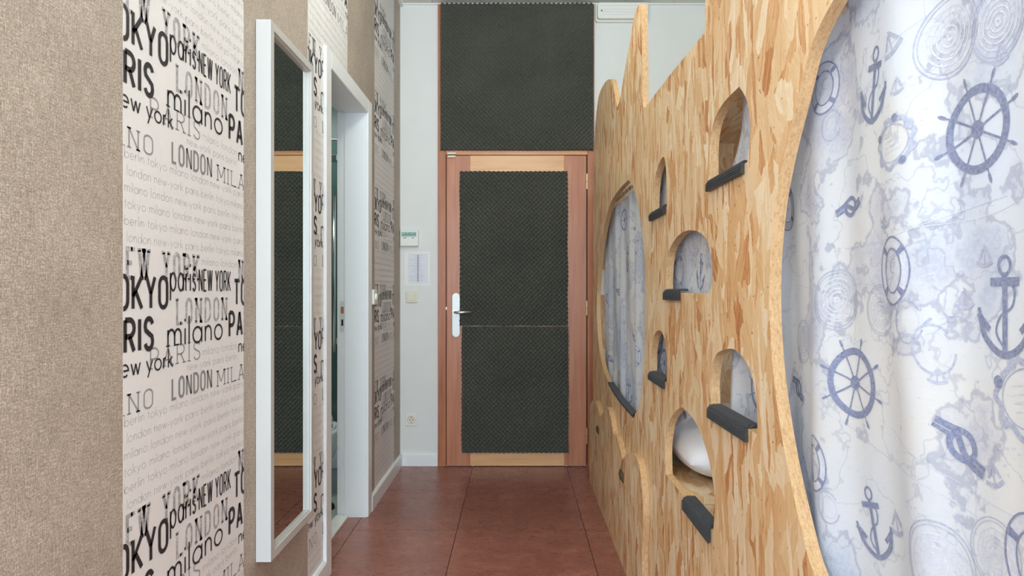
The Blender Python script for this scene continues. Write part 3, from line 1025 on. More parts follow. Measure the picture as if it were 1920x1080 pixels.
# ------------------------------------------------------------------ wall mirror
MY0, MY1, MZ0, MZ1 = 1.803, 2.185, 0.350, 1.932
MX = XL + 0.045
mr = tag(empty('wall_mirror', (XL, (MY0 + MY1) / 2, MZ0)), 'tall narrow mirror in a deep white frame on the papered wall', 'mirror')
FW = 0.024
def mitred(y0, y1, z0, z1, corner):
    """one side of the frame: outline in the wall plane with 45 degree ends, with an inner step"""
    m = MB()
    m.prism(corner, 'x', XL + 0.0012, MX)
    return m
side = [[(MY0, MZ0), (MY0 + FW, MZ0 + FW), (MY0 + FW, MZ1 - FW), (MY0, MZ1)],
        [(MY1, MZ0), (MY1, MZ1), (MY1 - FW, MZ1 - FW), (MY1 - FW, MZ0 + FW)],
        [(MY0, MZ0), (MY1, MZ0), (MY1 - FW, MZ0 + FW), (MY0 + FW, MZ0 + FW)],
        [(MY0, MZ1), (MY0 + FW, MZ1 - FW), (MY1 - FW, MZ1 - FW), (MY1, MZ1)]]
for c in side:
    mitred(0, 0, 0, 0, c).build('frame_rail', 'mirror_white', mr)
# inner lip
i0, i1, j0, j1 = MY0 + FW, MY1 - FW, MZ0 + FW, MZ1 - FW
q = 0.005
m = MB()
m.box(XL + 0.002, MX - 0.007, i0 + 0.0002, i0 + q, j0, j1).box(XL + 0.002, MX - 0.007, i1 - q, i1 - 0.0002, j0, j1)
m.box(XL + 0.002, MX - 0.007, i0 + q, i1 - q, j0 + 0.0002, j0 + q).box(XL + 0.002, MX - 0.007, i0 + q, i1 - q, j1 - q, j1 - 0.0002)
m.build('inner_lip', 'mirror_white', mr)
box('mirror_glass', XL + 0.018, XL + 0.030, i0 + q + 0.0003, i1 - q - 0.0003, j0 + q + 0.0003, j1 - q - 0.0003, 'mirror_glass', mr)

# ================================================================== THE CASTLE BUNK
bunk = tag(empty('bunk_bed', (0.9, 1.6, 0)), 'castle-shaped strand board bunk front with arched openings and spires', 'bunk bed')

def panel_mesh(outline, holes, x0, x1):
    cu = bpy.data.curves.new('outline', 'CURVE')
    cu.dimensions = '2D'
    cu.fill_mode = 'BOTH'
    cu.extrude = (x1 - x0) / 2
    for lp in [outline] + holes:
        sp = cu.splines.new('POLY')
        sp.points.add(len(lp) - 1)
        for p, q in zip(sp.points, lp):
            p.co = (q[0], q[1], 0, 1)
        sp.use_cyclic_u = True
    co = bpy.data.objects.new('outline', cu)
    COL.objects.link(co)
    bpy.context.view_layer.update()
    dg = bpy.context.evaluated_depsgraph_get()
    me = bpy.data.meshes.new_from_object(co.evaluated_get(dg))
    xc = (x0 + x1) / 2
    bm = bmesh.new()
    bm.from_mesh(me)
    for v in bm.verts:
        c = v.co.copy()
        v.co = (xc + c.z, c.x, c.y)
    bmesh.ops.remove_doubles(bm, verts=bm.verts[:], dist=1e-5)
    bmesh.ops.recalc_face_normals(bm, faces=bm.faces[:])
    bpy.data.objects.remove(co)
    bpy.data.curves.remove(cu)
    bpy.data.meshes.remove(me)
    return bm

def panel_obj(name, bm, parent):
    bm.verts.index_update()
    vs = [tuple(v.co) for v in bm.verts]
    fs = [tuple(v.index for v in f.verts) for f in bm.faces]
    sl = [0 if abs(f.normal.x) > 0.7 else 1 for f in bm.faces]
    return obj(name, vs, fs, ['osb', 'osb_edge'], parent, slots=sl)

arch_far = joined(
    smooth_line([(2.557, 1.600), (2.80, 1.598), (3.05, 1.570), (3.22, 1.498), (3.36, 1.40), (3.47, 1.28), (3.54, 1.16), (3.557, 1.06), (3.53, .92), (3.42, .795), (3.25, .715), (3.05, .677), (2.75, .653), (2.441, .648)], 5),
    smooth_line([(2.441, .648), (2.36, .69), (2.30, .755), (2.245, .87), (2.215, 1.0), (2.21, 1.12), (2.23, 1.25), (2.275, 1.36), (2.36, 1.48), (2.45, 1.555), (2.557, 1.600)], 5))
arch_near = joined(
    smooth_line([(.40, 1.640), (.60, 1.632), (.78, 1.602), (.904, 1.564), (.975, 1.520), (1.019, 1.453), (1.07, 1.374), (1.112, 1.279), (1.133, 1.145), (1.117, 1.0), (1.07, .868), (1.006, .754), (.955, .695), (.85, .655), (.66, .64)], 5),
    smooth_line([(.66, .64), (.40, .645), (.20, .70), (.09, .85), (.05, 1.05), (.06, 1.22), (.12, 1.40), (.24, 1.55), (.40, 1.640)], 5))
win_a = joined(smooth_line([(1.478, 1.398), (1.484, 1.465), (1.470, 1.515), (1.435, 1.546), (1.375, 1.561), (1.285, 1.564)], 5),
               smooth_line([(1.285, 1.564), (1.243, 1.522), (1.224, 1.465), (1.233, 1.42), (1.240, 1.398)], 5), [(1.478, 1.398)])
win_b = joined(smooth_line([(2.092, 1.402), (2.092, 1.46), (2.065, 1.52), (2.00, 1.556), (1.945, 1.562), (1.918, 1.53), (1.905, 1.47), (1.905, 1.402)], 5), [(2.092, 1.402)])
win_c = joined(smooth_line([(1.910, 1.138), (1.913, 1.185), (1.880, 1.258), (1.79, 1.294), (1.69, 1.304), (1.58, 1.292), (1.502, 1.262), (1.466, 1.212), (1.462, 1.165), (1.490, 1.136), (1.60, 1.133)], 5), [(1.910, 1.138)])
win_d = joined(smooth_line([(2.128, .858), (2.125, .925), (2.08, .99), (2.00, 1.013), (1.935, .992), (1.903, .93), (1.905, .858)], 5), [(2.128, .858)])
win_e = joined(smooth_line([(1.468, .864), (1.472, .93), (1.440, .988), (1.370, 1.010), (1.300, 1.014), (1.230, .986), (1.194, .93), (1.188, .864)], 5), [(1.468, .864)])
win_f = joined(smooth_line([(1.918, .573), (1.922, .66), (1.880, .738), (1.80, .790), (1.730, .815)], 5),
               smooth_line([(1.730, .815), (1.618, .806), (1.526, .766), (1.471, .714), (1.442, .652), (1.455, .573)], 5), [(1.918, .573)])
Y0B = -0.75
top = joined([(Y0B, 0.0), (3.70, 0.0)], smooth_line([(3.70, 0.0), (3.725, .18), (3.72, .5), (3.735, .9), (3.72, 1.3), (3.728, 1.62), (3.69, 1.95)], 5),
             smooth_line([(3.69, 1.95), (3.63, 2.10), (3.52, 2.215), (3.40, 2.243), (3.20, 2.225), (3.05, 2.185), (2.96, 2.13), (2.845, 1.985)], 5),
             smooth_line([(2.845, 1.985), (2.76, 2.00), (2.659, 2.071), (2.533, 2.155), (2.441, 2.212), (2.37, 2.226), (2.315, 2.212), (2.287, 2.165), (2.272, 1.98), (2.268, 1.835), (2.23, 1.800)], 5),
             [(2.23, 1.800), (1.90, 1.793), (1.52, 1.776), (1.517, 1.80), (1.513, 1.90)],
             smooth_line([(1.513, 1.90), (1.49, 2.0), (1.46, 2.03), (1.43, 1.98), (1.415, 1.86), (1.40, 1.795)], 4),
             smooth_line([(1.40, 1.795), (1.36, 1.86), (1.30, 2.0), (1.20, 2.16), (1.10, 2.24), (1.03, 2.22), (0.99, 2.10), (.97, 1.86)], 4),
             smooth_line([(.97, 1.86), (.85, 2.05), (.70, 2.20), (.55, 2.22), (.42, 2.10), (.36, 1.86)], 4),
             [(.36, 1.86), (Y0B, 1.80)])
holes = [arch_far, arch_near, win_a, win_b, win_c, win_d, win_e, win_f]
SEAM = 1.703
bm0 = panel_mesh(top, holes, XR, XR + TH)
for sgn in (1, -1):
    b = bm0.copy()
    geo = b.verts[:] + b.edges[:] + b.faces[:]
    bmesh.ops.bisect_plane(b, geom=geo, plane_co=(0, SEAM + sgn * 0.0006, 0), plane_no=(0, -sgn, 0), clear_outer=True)
    be = [e for e in b.edges if e.is_boundary]
    bmesh.ops.holes_fill(b, edges=be)
    bmesh.ops.recalc_face_normals(b, faces=b.faces[:])
    panel_obj('front_board', b, bunk)
    b.free()
bm0.free()

# low overlay board cut like rocks, with its finger pulls
XO = 0.440
ov = joined([(2.172, 0.0), (3.72, 0.0)], smooth_line([(3.72, 0.0), (3.735, .2), (3.72, .42), (3.60, .50), (3.45, .530), (3.36, .52), (3.25, .482)], 5),
            smooth_line([(3.25, .482), (3.15, .52), (3.03, .572), (2.95, .577), (2.88, .55), (2.804, .490)], 5),
            smooth_line([(2.804, .490), (2.76, .503), (2.70, .50), (2.63, .475), (2.565, .440)], 5),
            smooth_line([(2.565, .440), (2.47, .49), (2.363, .522), (2.275, .533), (2.215, .515), (2.165, .455), (2.142, .376), (2.150, .30), (2.168, .23), (2.164, .14), (2.172, 0.0)], 5))
bmo = panel_mesh(ov, [], XO, XR - 0.0006)
ovo = panel_obj('rock_board', bmo, bunk)
bmo.free()
box('seam', XO - 0.0006, XO + 0.004, 2.5635, 2.5665, 0.385, 0.440, 'dark_gap', ovo)
for (yy, zz, s) in ((2.575, 0.372, 1.0), (3.33, 0.395, 0.9)):
    vs_, fs_ = [], []
    for i in range(7):
        a = PI * i / 6
        for j in range(5):
            b = PI * j / 4
            vs_.append((XO - 0.013 * s * math.sin(b) * math.sin(a), yy + 0.045 * s * math.cos(a), zz + 0.020 * s * math.cos(b)))
    for i in range(6):
        for j in range(4):
            fs_.append((i * 5 + j, i * 5 + j + 1, i * 5 + j + 6, i * 5 + j + 5))
    obj('finger_pull', vs_, fs_, 'tin', ovo, smooth=True)

# ribbed rubber pads folded over the window sills
def sill_pad(y0, y1, ztop, drop, skew=0.0):
    outer = []
    path = [(XR - 0.010, ztop - drop), (XR - 0.010, ztop - 0.006), (XR - 0.004, ztop + 0.003), (XR + 0.004, ztop + 0.006), (XR + TH + 0.004, ztop + 0.006)]
    # dense ribbed walk along the path
    dense = []
    for a, b in zip(path, path[1:]):
        L = math.hypot(b[0] - a[0], b[1] - a[1])
        k = max(2, int(L / 0.0011))
        for i in range(k):
            dense.append((a[0] + (b[0] - a[0]) * i / k, a[1] + (b[1] - a[1]) * i / k, (b[1] - a[1]) / L, -(b[0] - a[0]) / L))
    for i, (px, pz, nx, nz) in enumerate(dense):
        o = 0.0017 * (1 if (i // 2) % 2 else 0)
        outer.append((px - nx * o, pz - nz * o))
    inner = [(XR + TH + 0.004, ztop + 0.0007), (XR - 0.0008, ztop + 0.0007), (XR - 0.0008, ztop - drop)]
    pts = outer + inner
    n = len(pts)
    vs = []
    rows = 7
    for r in range(rows):
        yy = y0 + (y1 - y0) * r / (rows - 1)
        for p in pts:
            cut = 0.0
            if r == 0:       # near end is cut to a swallow tail
                cut = 0.018 * max(0.0, min(1.0, (p[0] - (XR - 0.011)) / 0.02)) + skew * (ztop - p[1])
            vs.append((p[0], yy + cut, p[1]))
    fs = [tuple(range(n)), tuple(range((rows - 1) * n, rows * n))[::-1]]
    for r in range(rows - 1):
        for i in range(n):
            a, b = r * n + i, r * n + (i + 1) % n
            fs.append((a, a + n, b + n, b))
    return obj('sill_pad', vs, fs, 'rubber_grey', bunk)
sill_pad(1.245, 1.480, 1.399, 0.022)
sill_pad(1.905, 2.115, 1.403, 0.024)
sill_pad(1.735, 1.912, 1.139, 0.026)
sill_pad(1.915, 2.130, 0.859, 0.022)
sill_pad(1.225, 1.470, 0.865, 0.026)
sill_pad(1.462, 1.690, 0.574, 0.032)
# grey edging along the lower lip of the far arch
lip = [p for p in arch_far if p[1] < .75 and p[0] > 2.40 and p[0] < 3.10]
lip.sort(key=lambda p: -p[0])
vs_, fs_ = [], []
for p in lip:
    vs_ += [(XR - 0.004, p[0], p[1] - 0.006), (XR - 0.004, p[0], p[1] + 0.004), (XR + TH + 0.003, p[0], p[1] + 0.004), (XR + TH + 0.003, p[0], p[1] + 0.001), (XR - 0.001, p[0], p[1] + 0.001), (XR - 0.001, p[0], p[1] - 0.006)]
for i in range(len(lip) - 1):
    for k in range(6):
        a, b = i * 6 + k, i * 6 + (k + 1) % 6
        fs_.append((a, b, b + 6, a + 6))
obj('edging', vs_, fs_, 'rubber_grey', bunk)

# inside of the bunk
XI = XR + TH
box('back_board', XE - 0.03, XE - 0.008, 1.25, 3.70, 0.002, 1.78, 'osb', bunk)
box('end_board', XI + 0.001, XE - 0.031, 3.672, 3.694, 0.002, 1.78, 'osb_cross', bunk)
box('end_board', XI + 0.001, XE - 0.031, Y0B, Y0B + 0.022, 0.002, 1.78, 'osb_cross', bunk)
box('roof_board', XI + 0.001, XE - 0.031, 0.95, 2.442, 1.7195, 1.7415, 'osb_flat', bunk)
box('divider', 0.62, XE - 0.031, 2.42, 2.442, 0.5745, 1.719, 'osb_cross', bunk)

box('lower_deck', XI + 0.001, XE - 0.031, 1.763, 3.671, 0.531, 0.553, 'osb_flat', bunk)
box('step_board', XI + 0.001, XE - 0.031, 1.763, 1.785, 0.002, 0.530, 'osb_cross', bunk)
box('lower_deck', XI + 0.001, XE - 0.031, Y0B + 0.023, 1.762, 0.400, 0.422, 'osb_flat', bunk)
# white stiffening battens on the far end board
box('batten', XI + 0.012, XI + 0.10, 3.658, 3.671, 1.12, 1.27, 'gloss_white', bunk, bevel=0.002)
box('batten', XI + 0.012, XI + 0.10, 3.658, 3.671, 0.56, 0.80, 'gloss_white', bunk, bevel=0.002)
CXM = 0.512
MB().tube([(CXM, Y0B + 0.03, 1.632), (CXM, 1.50, 1.632)], 0.007, 12).build('curtain_rod', 'satin_steel', bunk, smooth=True)
MB().tube([(CXM, 1.505, 1.604), (CXM, 3.66, 1.604)], 0.007, 12).build('curtain_rod', 'satin_steel', bunk, smooth=True)

tag(box('mattress', 0.57, XE - 0.06, Y0B + 0.06, 1.70, 0.4235, 0.53, 'cotton_white', None, bevel=0.03), 'white mattress behind the large patterned curtain', 'mattress')
tag(box('mattress', 0.60, XE - 0.06, 2.47, 3.64, 0.5545, 0.645, 'cotton_white', None, bevel=0.03), 'white mattress behind the far arch', 'mattress')

# pillow seen through the lowest window
def pillow(cx, cy, cz, a, b, h, yaw, tilt):
    vs, fs = [], []
    N = 22
    for side_ in (1, -1):
        for j in range(N + 1):
            for i in range(N + 1):
                u, v = -1 + 2 * i / N, -1 + 2 * j / N
                e = max(0.0, 1 - abs(u) ** 2.6) ** 0.5 * max(0.0, 1 - abs(v) ** 2.6) ** 0.5
                pin = 1 - 0.07 * (1 - abs(v)) * 0 - 0.06 * (abs(u) ** 2) * (1 - abs(v) ** 2) * 0
                x = a * u * (1 - 0.08 * (1 - v * v) * (abs(u) > 0.6) * (abs(u) - 0.6))
                y = b * v
                z = side_ * h * e + 0.006 * mnoise.noise((u * 2.2, v * 2.2, 1.7)) * e
                ct, st_ = math.cos(tilt), math.sin(tilt)
                x, z = x * ct - z * st_, x * st_ + z * ct
                cy_, sy_ = math.cos(yaw), math.sin(yaw)
                vs.append((cx + x * cy_ - y * sy_, cy + x * sy_ + y * cy_, cz + z))
    M = (N + 1) ** 2
    def vid(s, i, j):      # the rim is shared by both faces
        k = j * (N + 1) + i
        return k if (s == 0 or i in (0, N) or j in (0, N)) else M + k
    for s in (0, 1):
        for j in range(N):
            for i in range(N):
                q_ = (vid(s, i, j), vid(s, i + 1, j), vid(s, i + 1, j + 1), vid(s, i, j + 1))
                fs.append(q_ if s == 0 else q_[::-1])
    return vs, fs
v, f = pillow(0.722, 2.06, 0.652, 0.222, 0.29, 0.098, 0.0, 0.05)
po = obj('pillow', v, f, 'cotton_white', None, smooth=True)
tag(po, 'plain white pillow lying inside the lowest pointed window', 'pillow')

# ------------------------------------------------------------------ curtains with a nautical chart print
def fold(kind, y, z):
    if kind == 'near':
        s = 0.0105 * math.sin(2 * PI * (y + 0.10 * (1.6 - z)) / 0.235 + 0.6) + 0.0035 * math.sin(2 * PI * (y - 0.05 * z) / 0.115 + 1.9)
        s += 0.006 * math.sin(2 * PI * (y + 0.32 * z) / 0.47)
        g = 0.55 + 0.45 * min(1.0, max(0.0, (1.62 - z) / 0.5))
        return 0.515 + s * g
    s = 0.008 * math.sin(2 * PI * (y + 0.03 * z) / 0.190 + 0.4) + 0.005 * math.sin(2 * PI * (y - 0.06 * z) / 0.127)
    k = min(1.0, max(0.25, (y - 1.9) / 0.5))
    return 0.501 + 0.006 * k + s * k * (0.6 + 0.4 * min(1.0, max(0.0, (1.6 - z) / 0.4)))

def hem(kind, y):
    if kind == 'near':
        return 0.545
    if y > 2.05:
        return 0.60 if y > 2.42 else 0.60 + (2.42 - y) * 0.20
    return min(0.785, 0.674 + (2.05 - y) * 0.37)

def topz(kind, y):
    return 1.574 if kind == 'far' else 1.612

def edge_y(kind, z):
    """how far the curtain reaches along the panel at this height; the near one sags from its last tab"""
    if kind == 'near':
        if z < 1.30: return 1.452
        if z < 1.43: return 1.452 + (z - 1.30) / 0.13 * 0.034
        return 1.486 - (z - 1.43) / 0.15 * 0.07
    return 3.50

def surf(kind, y, z, lift=0.0):
    x = fold(kind, y, z)
    e = 0.004
    dy = (fold(kind, y + e, z) - fold(kind, y - e, z)) / (2 * e)
    dz = (fold(kind, y, z + e) - fold(kind, y, z - e)) / (2 * e)
    nrm = Vector((-1, dy, dz)).normalized()
    return Vector((x, y, z)) + nrm * lift

def curtain(kind, ya, ny, nz, label):
    yb = 1.0
    root = tag(empty('curtain', (CXM, (ya + edge_y(kind, 1.0)) / 2, 0.55)), label, 'curtain', 'nautical chart curtains')
    vs, fs = [], []
    for j in range(nz + 1):
        for i in range(ny + 1):
            # horizontal parameter is stretched to the slanting far edge
            yy = ya + (edge_y(kind, 1.0) - ya) * i / ny
            lo, hi = hem(kind, yy), topz(kind, yy)
            zz = lo + (hi - lo) * j / nz
            yy2 = ya + (edge_y(kind, zz) - ya) * i / ny
            vs.append(tuple(surf(kind, yy2, zz)))
    for j in range(nz):
        for i in range(ny):
            a = j * (ny + 1) + i
            fs.append((a, a + 1, a + ny + 2, a + ny + 1))
    o = obj('cloth', vs, fs, 'curtain_cloth', root, smooth=True)
    md = o.modifiers.new('thick', 'SOLIDIFY')
    md.thickness = 0.0012; md.offset = 0
    # tabs over the rod
    k = 0
    yy = ya + 0.03
    while yy < edge_y(kind, 1.0) - 0.01:
        zz = topz(kind, yy)
        rz = 1.632 if kind == 'near' else 1.604
        m = MB()
        x0 = fold(kind, yy, zz)
        pts = [(x0 - 0.001, yy, zz - 0.03), (CXM - 0.0095, yy, rz - 0.002), (CXM - 0.006, yy, rz + 0.0085), (CXM + 0.006, yy, rz + 0.0085), (CXM + 0.0095, yy, rz - 0.002), (x0 + 0.001, yy, zz - 0.03)]
        vs2 = []
        for p in pts:
            vs2 += [(p[0], p[1] - 0.008, p[2]), (p[0], p[1] + 0.008, p[2])]
        m.add(vs2, [(2 * i, 2 * i + 1, 2 * i + 3, 2 * i + 2) for i in range(5)])
        m.build('tab', 'cotton_white', root)
        yy += 0.085
    return root, o

# motifs: lists of (polyline, width, tone) around the origin, in metres; first axis is to the right as seen from the corridor
def ell(cx, cy, rx, ry, n=28, a0=0, a1=360):
    return [(cx + rx * math.cos(math.radians(a0 + (a1 - a0) * k / n)), cy + ry * math.sin(math.radians(a0 + (a1 - a0) * k / n))) for k in range(n + 1)]
def seg(a, b, n=5):
    return [(a[0] + (b[0] - a[0]) * k / n, a[1] + (b[1] - a[1]) * k / n) for k in range(n + 1)]
def m_wheel():
    R = 0.043
    out = [(ell(0, 0, R, R, 36), 0.0095, 'd'), (ell(0, 0, 0.005, 0.005, 12), 0.010, 'd')]
    for k in range(8):
        a = math.radians(45 * k + 12)
        c, s = math.cos(a), math.sin(a)
        out.append((seg((0.007 * c, 0.007 * s), (R * c, R * s)), 0.0026, 'd'))
        out.append((seg((R * c, R * s), (0.064 * c, 0.064 * s), 3), 0.0020, 'd'))
        out.append((seg((0.054 * c, 0.054 * s), (0.062 * c, 0.062 * s), 2), 0.0038, 'd'))
    return out
def m_anchor():
    out = [(seg((0, -0.040), (0, 0.034), 8), 0.0068, 'd'), (ell(0, 0.044, 0.008, 0.009, 16), 0.0035, 'd'), (seg((-0.020, 0.028), (0.020, 0.028), 6), 0.0085, 'd')]
    out.append((smooth_line([(-0.036, -0.008), (-0.030, -0.026), (-0.015, -0.039), (0, -0.044), (0.015, -0.039), (0.030, -0.026), (0.036, -0.008)], 4), 0.0072, 'd'))
    for s in (-1, 1):
        out.append((seg((s * 0.040, -0.004), (s * 0.022, -0.020), 3), 0.0065, 'd'))
        out.append((seg((s * 0.0385, 0.002), (s * 0.0345, -0.016), 3), 0.0045, 'd'))
    out.append((smooth_line([(0.004, 0.030), (0.013, 0.020), (0.010, 0.004), (-0.006, -0.006), (-0.012, -0.022), (-0.002, -0.036)], 5), 0.0026, 'd'))
    return out
def m_ring():
    out = [(ell(0, 0, 0.033, 0.043, 32), 0.0022, 'd'), (ell(0, 0, 0.020, 0.028, 28), 0.0018, 'd'), (ell(0, 0, 0.0265, 0.0355, 32), 0.0105, 'p')]
    for k in range(4):
        a = 45 + 90 * k
        out.append((ell(0, 0, 0.0265, 0.0355, 3, a - 7, a + 7), 0.0130, 'd'))
    out.append((ell(0.004, 0.006, 0.008, 0.009, 12, 60, 290), 0.0014, 'm'))
    return out
def m_knot():
    return [(smooth_line([(-0.036, 0.008), (-0.018, 0.010), (0.004, 0.014), (0.018, 0.002), (0.012, -0.012), (-0.004, -0.013), (-0.014, -0.002), (-0.010, 0.010)], 5), 0.0070, 'd'),
            (smooth_line([(0.038, -0.010), (0.022, -0.012), (0.006, -0.006), (-0.008, 0.006)], 5), 0.0075, 'd'),
            (seg((-0.036, 0.001), (-0.016, 0.002), 3), 0.0045, 'd'), (seg((0.020, -0.004), (0.038, -0.003), 3), 0.0045, 'd')]
def m_frame():
    pts = [((0.034 + 0.0030 * math.sin(9 * a)) * math.cos(a), (0.030 + 0.0028 * math.cos(7 * a)) * math.sin(a)) for a in [2 * PI * k / 54 for k in range(55)]]
    out = [(pts, 0.0055, 'm'), (ell(0, 0, 0.028, 0.024, 30), 0.0012, 'm')]
    for k, a in enumerate((30, 75, 110, 150, 215, 300, 335)):
        c, s = math.cos(math.radians(a)), math.sin(math.radians(a))
        out.append((ell(0.035 * c, 0.031 * s, 0.003, 0.003, 8), 0.005, 'd' if k % 2 else 'm'))
    for r in range(4):
        out.append((seg((-0.015, 0.011 - r * 0.007), (0.014, 0.011 - r * 0.007)), 0.0010, 'p'))
    return out
def m_medal():
    out = [(ell(0, 0, 0.048, 0.048, 40), 0.0018, 'm'), (ell(0, 0, 0.043, 0.043, 40), 0.0012, 'm')]
    for r in (0.034, 0.026, 0.019, 0.012):
        out.append((ell(0, 0, r, r, 30), 0.0022, 'p'))
    for k in range(16):
        a = 2 * PI * k / 16
        out.append((seg((0.020 * math.cos(a), 0.020 * math.sin(a)), (0.034 * math.cos(a), 0.034 * math.sin(a)), 2), 0.0012, 'p'))
    out.append((ell(0, 0, 0.004, 0.004, 10), 0.004, 'p'))
    return out
def m_ship():
    return [(smooth_line([(-0.012, -0.006), (0, -0.010), (0.012, -0.006)], 4), 0.004, 'm'), (seg((0, -0.008), (0, 0.012), 3), 0.0014, 'm'),
            (seg((0.001, 0.010), (0.009, -0.003), 3), 0.003, 'm'), (seg((-0.001, 0.008), (-0.008, -0.003), 3), 0.0026, 'm')]
def m_shell():
    return [(ell(0, 0, 0.022, 0.028, 24, 30, 340), 0.0024, 'm'), (ell(0.003, 0, 0.014, 0.019, 20), 0.0012, 'p'), (seg((-0.006, 0.026), (0.008, 0.034), 3), 0.003, 'm')]
def m_text():
    return [(seg((-0.03 + i * 0.0085, 0.003 * (i % 2)), (-0.025 + i * 0.0085, 0.003 * (i % 2) + 0.001), 1), 0.0022, 'p') for i in range(8)]
def m_line():
    return [(smooth_line([(-0.16, 0.012), (-0.08, 0.004), (0.0, 0.0), (0.08, 0.010), (0.16, 0.008)], 10), 0.0011, 'p')]
MOTIF = {'wheel': m_wheel(), 'anchor': m_anchor(), 'ring': m_ring(), 'knot': m_knot(), 'frame': m_frame(), 'medal': m_medal(), 'ship': m_ship(), 'shell': m_shell(), 'text': m_text(), 'line': m_line()}

def print_on(root, cloth, kind, items, ya):
    """every motif is one printed piece lying on the cloth"""
    lifts = {'p': 0.0011, 'm': 0.0013, 'd': 0.0015}
    slot = {'p': 0, 'm': 1, 'd': 2}
    for (name, y, z, sc, rot) in items:
        c, s = math.cos(rot), math.sin(rot)
        mb, sl = MB(), []
        for pts, wd, tone in MOTIF[name]:
            v, f = ribbon([(p[0] * sc, p[1] * sc) for p in pts], wd * sc)
            q = [(y - (p[0] * c - p[1] * s), z + (p[0] * s + p[1] * c)) for p in v]
            ok = []
            for fc in f:
                if all(hem(kind, q[i][0]) + 0.002 < q[i][1] < topz(kind, q[i][0]) - 0.002 and ya < q[i][0] < edge_y(kind, q[i][1]) - 0.001 for i in fc):
                    ok.append(fc[::-1])
            if ok:
                mb.add([tuple(surf(kind, a, b, lifts[tone])) for a, b in q], ok)
                sl += [slot[tone]] * len(ok)
        if mb.f:
            obj(PRINT[name], mb.v, mb.f, ['print_pale', 'print_mid', 'print_dark'], cloth, slots=sl)
PRINT = {'wheel': 'wheel_print', 'anchor': 'anchor_print', 'ring': 'lifebuoy_print', 'knot': 'knot_print', 'frame': 'cartouche_print', 'medal': 'compass_print', 'ship': 'ship_print', 'shell': 'shell_print', 'text': 'caption_print', 'line': 'route_print'}

near_root, near_cloth = curtain('near', 0.02, 200, 130, 'large pale blue nautical chart curtain filling the near arch')
# name, place along the curtain, height, size, turn
NEAR = [('wheel', 0.701, 1.322, 1.05, 0.1), ('anchor', 0.88, 1.428, 1.05, -0.15), ('frame', 0.825, 1.336, 1.05, 0.1), ('medal', 0.743, 1.445, 1.02, 0), ('medal', 0.664, 1.428, 0.85, 0), ('ring', 1.034, 1.478, 1.0, 0),
        ('shell', 1.016, 1.411, 0.9, 0), ('knot', 0.964, 1.27, 0.95, 0.35), ('ring', 0.827, 1.166, 1.06, 0), ('medal', 0.987, 1.125, 1.0, 0), ('medal', 0.87, 1.112, 0.75, 0), ('anchor', 0.664, 1.118, 1.1, 0),
        ('wheel', 0.944, 0.999, 1.12, 0.3), ('knot', 0.729, 0.958, 1.08, -0.45), ('ring', 1.03, 0.853, 1.05, 0.15), ('medal', 0.752, 0.807, 1.05, 0), ('frame', 0.631, 1.028, 1.3, 0.2), ('anchor', 0.904, 0.797, 1.0, 0.25),
        ('shell', 0.797, 1.1, 1.0, 0), ('knot', 1.153, 0.959, 0.9, -0.3), ('ring', 0.618, 0.862, 1.2, 0.3), ('shell', 0.992, 0.793, 0.9, 0.2), ('ship', 0.816, 1.41, 1.0, 0), ('ship', 0.83, 1.472, 1.6, 0.4),
        ('ship', 0.849, 1.234, 0.9, 0), ('ship', 0.853, 0.819, 1.5, 0.2), ('ship', 0.696, 1.178, 1.1, 0), ('ship', 0.679, 0.937, 1.2, 0.3), ('ship', 0.662, 1.393, 1.0, 0), ('ship', 0.729, 1.13, 1.1, 0.1),
        ('ship', 0.759, 1.035, 0.9, 0), ('text', 0.774, 1.413, 1.1, 0.15), ('text', 0.727, 1.105, 1.0, -0.05), ('text', 0.799, 1.157, 1.0, 0), ('text', 1.001, 1.377, 1.0, 0), ('text', 0.648, 0.969, 1.1, -0.1),
        ('text', 0.784, 0.859, 1.0, -0.15), ('text', 0.945, 1.062, 1.0, 0), ('line', 0.816, 1.213, 1.0, 0.12), ('line', 0.677, 1.224, 0.9, 0.1), ('line', 0.863, 0.905, 1.0, -0.2), ('line', 0.701, 0.906, 1.0, -0.2),
        ('line', 0.889, 1.442, 0.8, 0.3), ('line', 1.009, 1.14, 0.9, 0), ('shell', 0.764, 1.067, 1.1, 0.3), ('text', 0.839, 1.284, 0.9, 0), ('medal', 1.123, 1.048, 0.8, 0), ('medal', 0.674, 0.852, 0.8, 0),]
items = []
for nme, y, z, sc, rt_ in NEAR:
    items.append((nme, y, z, sc, rt_))
rnd = random.Random(3)
for i in range(24):         # the rest of the cloth, beside and behind the camera
    items.append((rnd.choice(['wheel', 'anchor', 'ring', 'medal', 'frame', 'knot']), 0.06 + 0.12 * (i % 4), 0.64 + 0.165 * (i // 4) + 0.07 * (i % 2), 1.0, rnd.uniform(-.3, .3)))
for (nme, y, z, sc) in (('wheel', 1.325, .925, .9), ('anchor', 1.33, 1.12, .9), ('frame', 1.34, 1.33, 1.0), ('ship', 1.30, 1.53, 1.4), ('ring', 1.20, 1.30, 1.0), ('medal', 1.30, .75, .9)):
    items.append((nme, y, z, sc, 0.1))
print_on(near_root, near_cloth, 'near', items, 0.03)

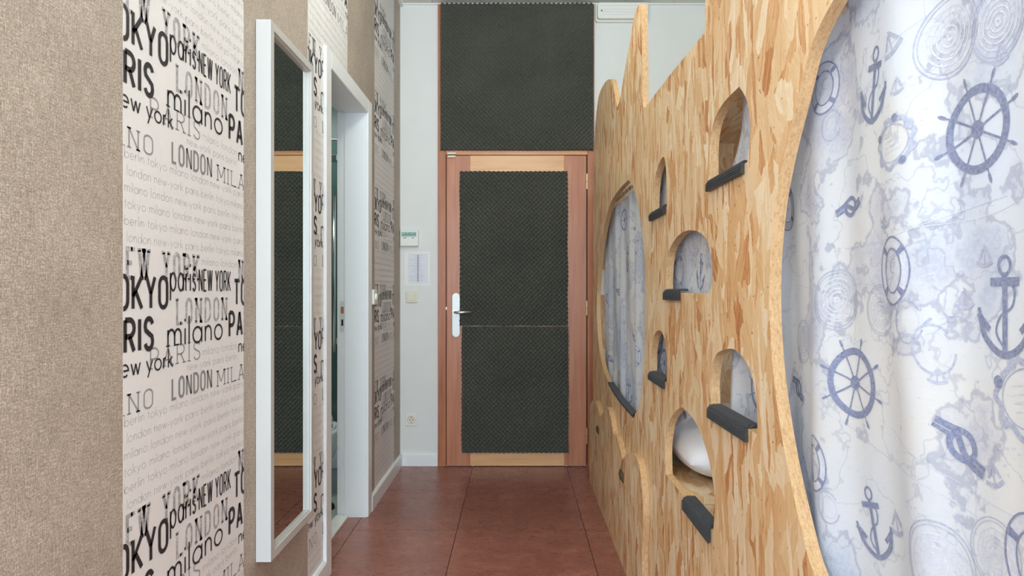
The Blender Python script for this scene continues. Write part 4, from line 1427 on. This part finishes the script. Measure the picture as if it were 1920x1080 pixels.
far_root, far_cloth = curtain('far', 1.56, 260, 90, 'small-looking nautical chart curtain hanging in the far arch')
items = []
FAR = [('wheel', 2.897, 1.475, 1.1), ('ring', 2.579, 1.327, 1.0), ('anchor', 2.828, 1.282, 1.15), ('frame', 3.231, 1.18, 1.1), ('shell', 2.761, 1.178, 1.0), ('knot', 3.063, 1.135, 1.0),
        ('anchor', 2.985, 0.96, 1.1), ('anchor', 2.649, 0.967, 1.15), ('shell', 2.883, 0.87, 1.2), ('ring', 2.557, 0.871, 1.0), ('ring', 3.063, 0.702, 1.1), ('anchor', 2.761, 0.691, 1.1),
        ('knot', 3.304, 0.782, 1.0), ('wheel', 3.419, 1.1, 0.9), ('medal', 3.38, 1.493, 1.0), ('knot', 2.649, 1.405, 1.0), ('medal', 2.649, 1.085, 1.0), ('ship', 3.095, 1.343, 1.2),
        ('ship', 2.579, 1.198, 1.2), ('ring', 3.267, 0.566, 1.0), ('medal', 2.911, 1.03, 0.9), ('shell', 3.095, 0.997, 1.0), ('frame', 1.909, 1.202, 1.35), ('anchor', 1.685, 1.189, 1.0),
        ('medal', 1.74, 1.301, 1.3), ('ship', 1.891, 1.272, 1.3), ('text', 1.799, 1.242, 1.0), ('ship', 1.771, 1.141, 1.1), ('ring', 2.154, 1.522, 1.0), ('anchor', 2.194, 1.454, 0.8),
        ('anchor', 2.178, 0.971, 1.1), ('wheel', 2.116, 0.895, 1.0), ('ring', 1.96, 0.685, 1.1), ('knot', 1.826, 0.763, 1.0), ('medal', 2.0, 0.771, 1.0),]
for nme, y, z, sc in FAR:
    items.append((nme, y, z, sc, random.uniform(-.2, .2)))
print_on(far_root, far_cloth, 'far', items, 1.565)
# stitched hem strip on the near edge of that curtain
vs_, fs_ = [], []
for j in range(60):
    for yy in (1.690, 1.697):
        zz = 0.80 + (1.58 - 0.80) * j / 59
        vs_.append(tuple(surf('far', yy, zz, 0.0016)))
for j in range(59):
    fs_.append((2 * j, 2 * j + 1, 2 * j + 3, 2 * j + 2))
obj('stitched_hem', vs_, fs_, 'cotton_white', far_root)
